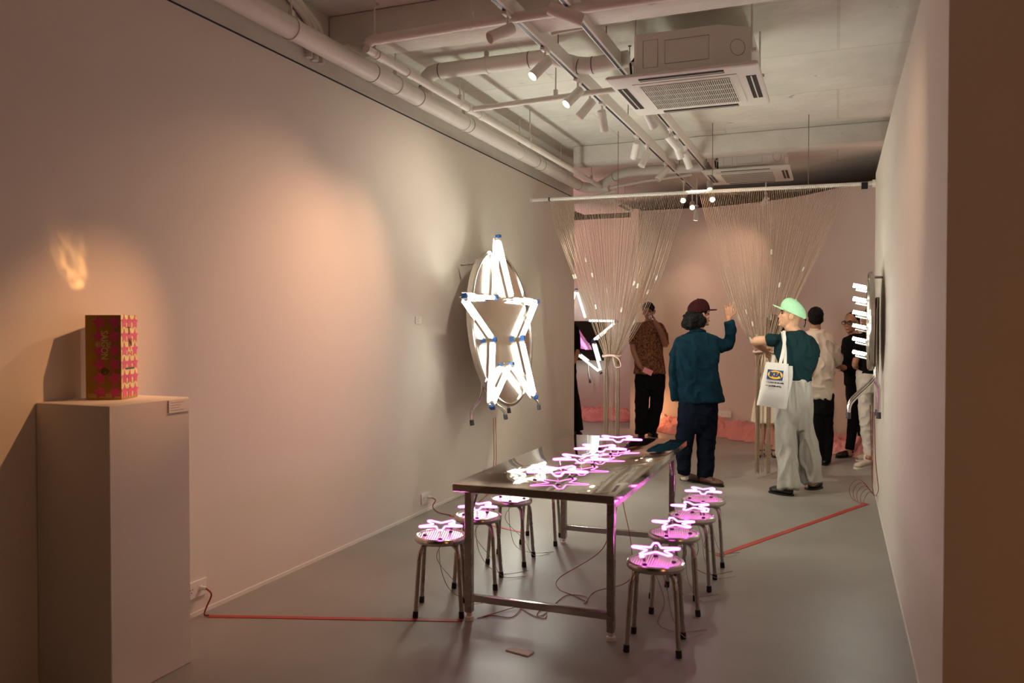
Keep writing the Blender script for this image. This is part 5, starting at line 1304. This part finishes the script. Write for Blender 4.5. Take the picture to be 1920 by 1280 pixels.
mb = MB(); f.torso(mb, tor); f.limb(mb, [(1589, 641, 9.8, -.02), (1586, 668, 9.4, -.08), (1588, 690, 8.8, -.12), (1583, 689, 7.4, -.22)]); f.limb(mb, [(1627, 641, 9.5), (1634, 668, 9), (1634, 694, 8)])
f.garment('black_shirt', mb, 'black_cloth', 0.008, 0.011, 7, 4)
mb = MB(); f.torso(mb, [(1587, 1630, 716, .105), (1587, 1630, 738, .11), (1589, 1628, 752, .10)]); f.limb(mb, llg); f.limb(mb, rlg)
f.garment('trousers', mb, 'black_cloth', 0.008, 0.005)
for h_, t_ in sh: f.shoe(h_, t_, 'black_leather')
f.hair([((-0.03, 0, 0.045), (0.079, 0.092, 0.080)), ((-0.055, 0, 0.0), (0.072, 0.055, 0.07))], 0.003)
L = f.L; mb = MB()
for sg in (-1, 1):
    fr = []
    for a in [2 * PI * i / 24 for i in range(24)]:
        ca, sa = math.cos(a), math.sin(a)
        fr.append(L(0.098, sg * 0.034 + 0.027 * math.copysign(abs(ca) ** 0.7, ca), 0.002 + 0.018 * math.copysign(abs(sa) ** 0.7, sa)))
    mb.tube(fr, 0.0034, 8, closed=True)
    mb.tube([L(0.097, sg * 0.061, 0.008), L(0.06, sg * 0.076, 0.010), L(0.0, sg * 0.082, 0.008)], 0.0028, 8)
mb.tube([L(0.098, -0.008, 0.006), L(0.102, 0, 0.009), L(0.098, 0.008, 0.006)], 0.0028, 8)
mb.build('eyeglasses', M['black'], f.t)
wg = f.P(1575.5, 696, -.34)
t = empty('wine_glass', wg, 'clear stemmed wine glass held by the person with glasses', 'glass')
MB().lathe([(0.0005, 0.0), (0.032, 0.0), (0.032, 0.002), (0.006, 0.005), (0.0035, 0.012), (0.0035, 0.085), (0.010, 0.094), (0.030, 0.118), (0.037, 0.145), (0.034, 0.185), (0.031, 0.20), (0.0295, 0.20), (0.0325, 0.183), (0.0350, 0.145), (0.028, 0.120), (0.0005, 0.098)], wg, 28).build('glass_body', M['glass'], t)

# --- white jeans at the wall edge
f = Fig(1618, 874, 'person in white jeans and beige slip-ons half hidden behind the right wall star', 'skin')
f.head(1634, 596, -120, 1.0, neck=(1638, 622))
tor = [(1629, 1648, 616, .05), (1620, 1656, 622, .085), (1614, 1663, 632, .11), (1613, 1664, 655, .12), (1610, 1660, 685, .12), (1608, 1656, 700, .12)]
f.torso(f.b, tor[1:5], 0.84)
f.limb(f.b, [(1618, 634, 7), (1609, 662, 6.4), (1603, 684, 5.6, -.04), (1612, 690, 4.8, .1)])
f.hand(f.P(1612, 690, .1), RT + FH * 0.5, FH, 1, 0.92)
llg = [(1622, 712, 15), (1622, 750, 13), (1624, 800, 10.5), (1628, 840, 8.6), (1628, 862, 8)]
rlg = [(1640, 712, 14, .12), (1640, 750, 12.6, .12), (1638, 800, 10.5, .14), (1636, 850, 8, .16)]
person_legs(f, (llg, rlg), 0.68)
sh = (((1633, 874), (1603, 879)), ((1632, 862), (1606, 864)))
feet(f, sh); f.body(); f.face()
mb = MB(); f.torso(mb, tor); f.limb(mb, [(1620, 633, 10), (1609, 655, 9), (1605, 672, 8, -.02)])
f.garment('dark_tee', mb, 'black_cloth', 0.009, 0.006)
mb = MB(); f.torso(mb, [(1608, 1655, 694, .11), (1608, 1655, 715, .115), (1610, 1653, 735, .10)]); f.limb(mb, llg); f.limb(mb, rlg)
f.garment('white_jeans', mb, 'white_jeans', 0.008, 0.010, 9, 6)
for h_, t_ in sh: f.shoe(h_, t_, 'beige_canvas', sole='white_plastic')
f.hair([((-0.022, 0, 0.045), (0.083, 0.096, 0.086)), ((-0.05, 0, 0.0), (0.076, 0.062, 0.072))], 0.005)

# --- cream dress behind the right curtain
f = Fig(1430, 857, 'person with long dark hair in a cream dress standing behind the right curtain', 'skin')
f.head(1451, 611, 175, 0.98, neck=(1450, 640))
tor = [(1441, 1459, 637, .05), (1433, 1467, 643, .08), (1426, 1474, 651, .10), (1424, 1475, 675, .11), (1428, 1472, 700, .105), (1423, 1475, 730, .12), (1415, 1478, 765, .14), (1411, 1481, 792, .15)]
f.torso(f.b, tor[1:7], 0.82)
f.limb(f.b, [(1426, 654, 5.4), (1420, 678, 4.8), (1421, 698, 4.2, .05), (1428, 712, 3.6, .12)])
f.hand(f.P(1428, 712, .12), RT * 0.6 - UPV * 0.5 + FH * 0.3, FH, 1, 0.9)
f.limb(f.b, [(1474, 654, 5.4), (1479, 678, 4.8), (1478, 698, 4.2, .05), (1472, 712, 3.6, .12)])
f.hand(f.P(1472, 712, .12), -RT * 0.6 - UPV * 0.5 + FH * 0.3, FH, -1, 0.9)
for ch in ([(1436, 770, 9), (1430, 800, 7), (1428, 820, 6.6), (1426, 840, 4.6), (1426, 850, 4.2)], [(1460, 770, 9), (1456, 800, 7), (1455, 822, 6.6), (1453, 842, 4.6), (1452, 851, 4.2)]): f.limb(f.b, ch)
sh = (((1427, 858), (1425, 850)), ((1452, 858), (1455, 850)))
feet(f, sh); f.body(0.0058); f.face()
mb = MB(); f.torso(mb, tor); f.garment('cream_dress', mb, 'dress', 0.008, 0.012, 10, 1.4)
for h_, t_ in sh:
    a, b = onZ(*h_, 0), onZ(*t_, 0); d = (b - a); d.z = 0; d.normalize(); x = Vector((-d.y, d.x, 0))
    mb = MB().prism([(0.115 + 0.125 * math.cos(q), 0.038 * math.sin(q)) for q in [2 * PI * i / 24 for i in range(24)]], 0.0, 0.014, lambda u, v, zz: a + d * u + x * v + UPV * zz)
    o = mb.build('sandal', M['black_leather'], f.t)
    MB().tube([a + d * 0.05 + UPV * 0.085 + (d * 0.036 * math.cos(q) + x * 0.036 * math.sin(q)) for q in [2 * PI * i / 16 for i in range(16)]], 0.008, 8, closed=True).build('ankle_strap', M['black_leather'], o)
    MB().tube([a + d * 0.17 + x * 0.04 + UPV * 0.01, a + d * 0.17 + x * 0.02 + UPV * 0.055, a + d * 0.17 - x * 0.02 + UPV * 0.055, a + d * 0.17 - x * 0.04 + UPV * 0.01], 0.010, 8).build('toe_strap', M['black_leather'], o)
f.hair([((-0.025, 0, 0.035), (0.102, 0.108, 0.102)), ((-0.06, 0, -0.06), (0.108, 0.066, 0.10)), ((-0.065, 0, -0.16), (0.090, 0.050, 0.12))], 0.008)

# --- black clothes at the wall end
f = Fig(1080, 816, 'person in wide black trousers mostly hidden behind the end of the left wall', 'skin')
f.head(1062, 584, 60, 1.0, neck=(1060, 606))
tor = [(1051, 1070, 601, .05), (1043, 1078, 606, .08), (1036, 1082, 615, .10), (1035, 1080, 640, .115), (1038, 1080, 670, .115), (1038, 1081, 700, .12)]
f.torso(f.b, tor[1:5], 0.84)
f.limb(f.b, [(1078, 618, 6.4), (1082, 645, 5.8), (1080, 668, 5, -.05), (1074, 680, 4.2, -.15)])
f.hand(f.P(1074, 680, -.15), -RT + UPV * 0.2, FH, 1, 0.92)
llg = [(1050, 715, 14), (1049, 750, 13), (1048, 790, 14), (1048, 808, 14.5)]
rlg = [(1068, 715, 14), (1073, 750, 13), (1078, 785, 14), (1080, 806, 14.5)]
person_legs(f, (llg, rlg), 0.6)
sh = (((1074, 814), (1090, 818)), ((1046, 815), (1060, 820)))
feet(f, sh); f.body(0.0058); f.face()
mb = MB(); f.torso(mb, tor); f.limb(mb, [(1077, 617, 8.5), (1081, 640, 7.6), (1081, 660, 7)])
f.garment('black_top', mb, 'black_cloth', 0.009, 0.006)
mb = MB(); f.torso(mb, [(1039, 1080, 696, .11), (1038, 1081, 712, .115), (1039, 1080, 728, .10)]); f.limb(mb, llg); f.limb(mb, rlg)
f.garment('wide_trousers', mb, 'black_cloth', 0.009, 0.008)
for h_, t_ in sh: f.shoe(h_, t_, 'black_leather', sole='white_plastic')
f.hair([((-0.022, 0, 0.045), (0.083, 0.096, 0.086)), ((-0.05, 0, -0.02), (0.080, 0.066, 0.09))], 0.006)
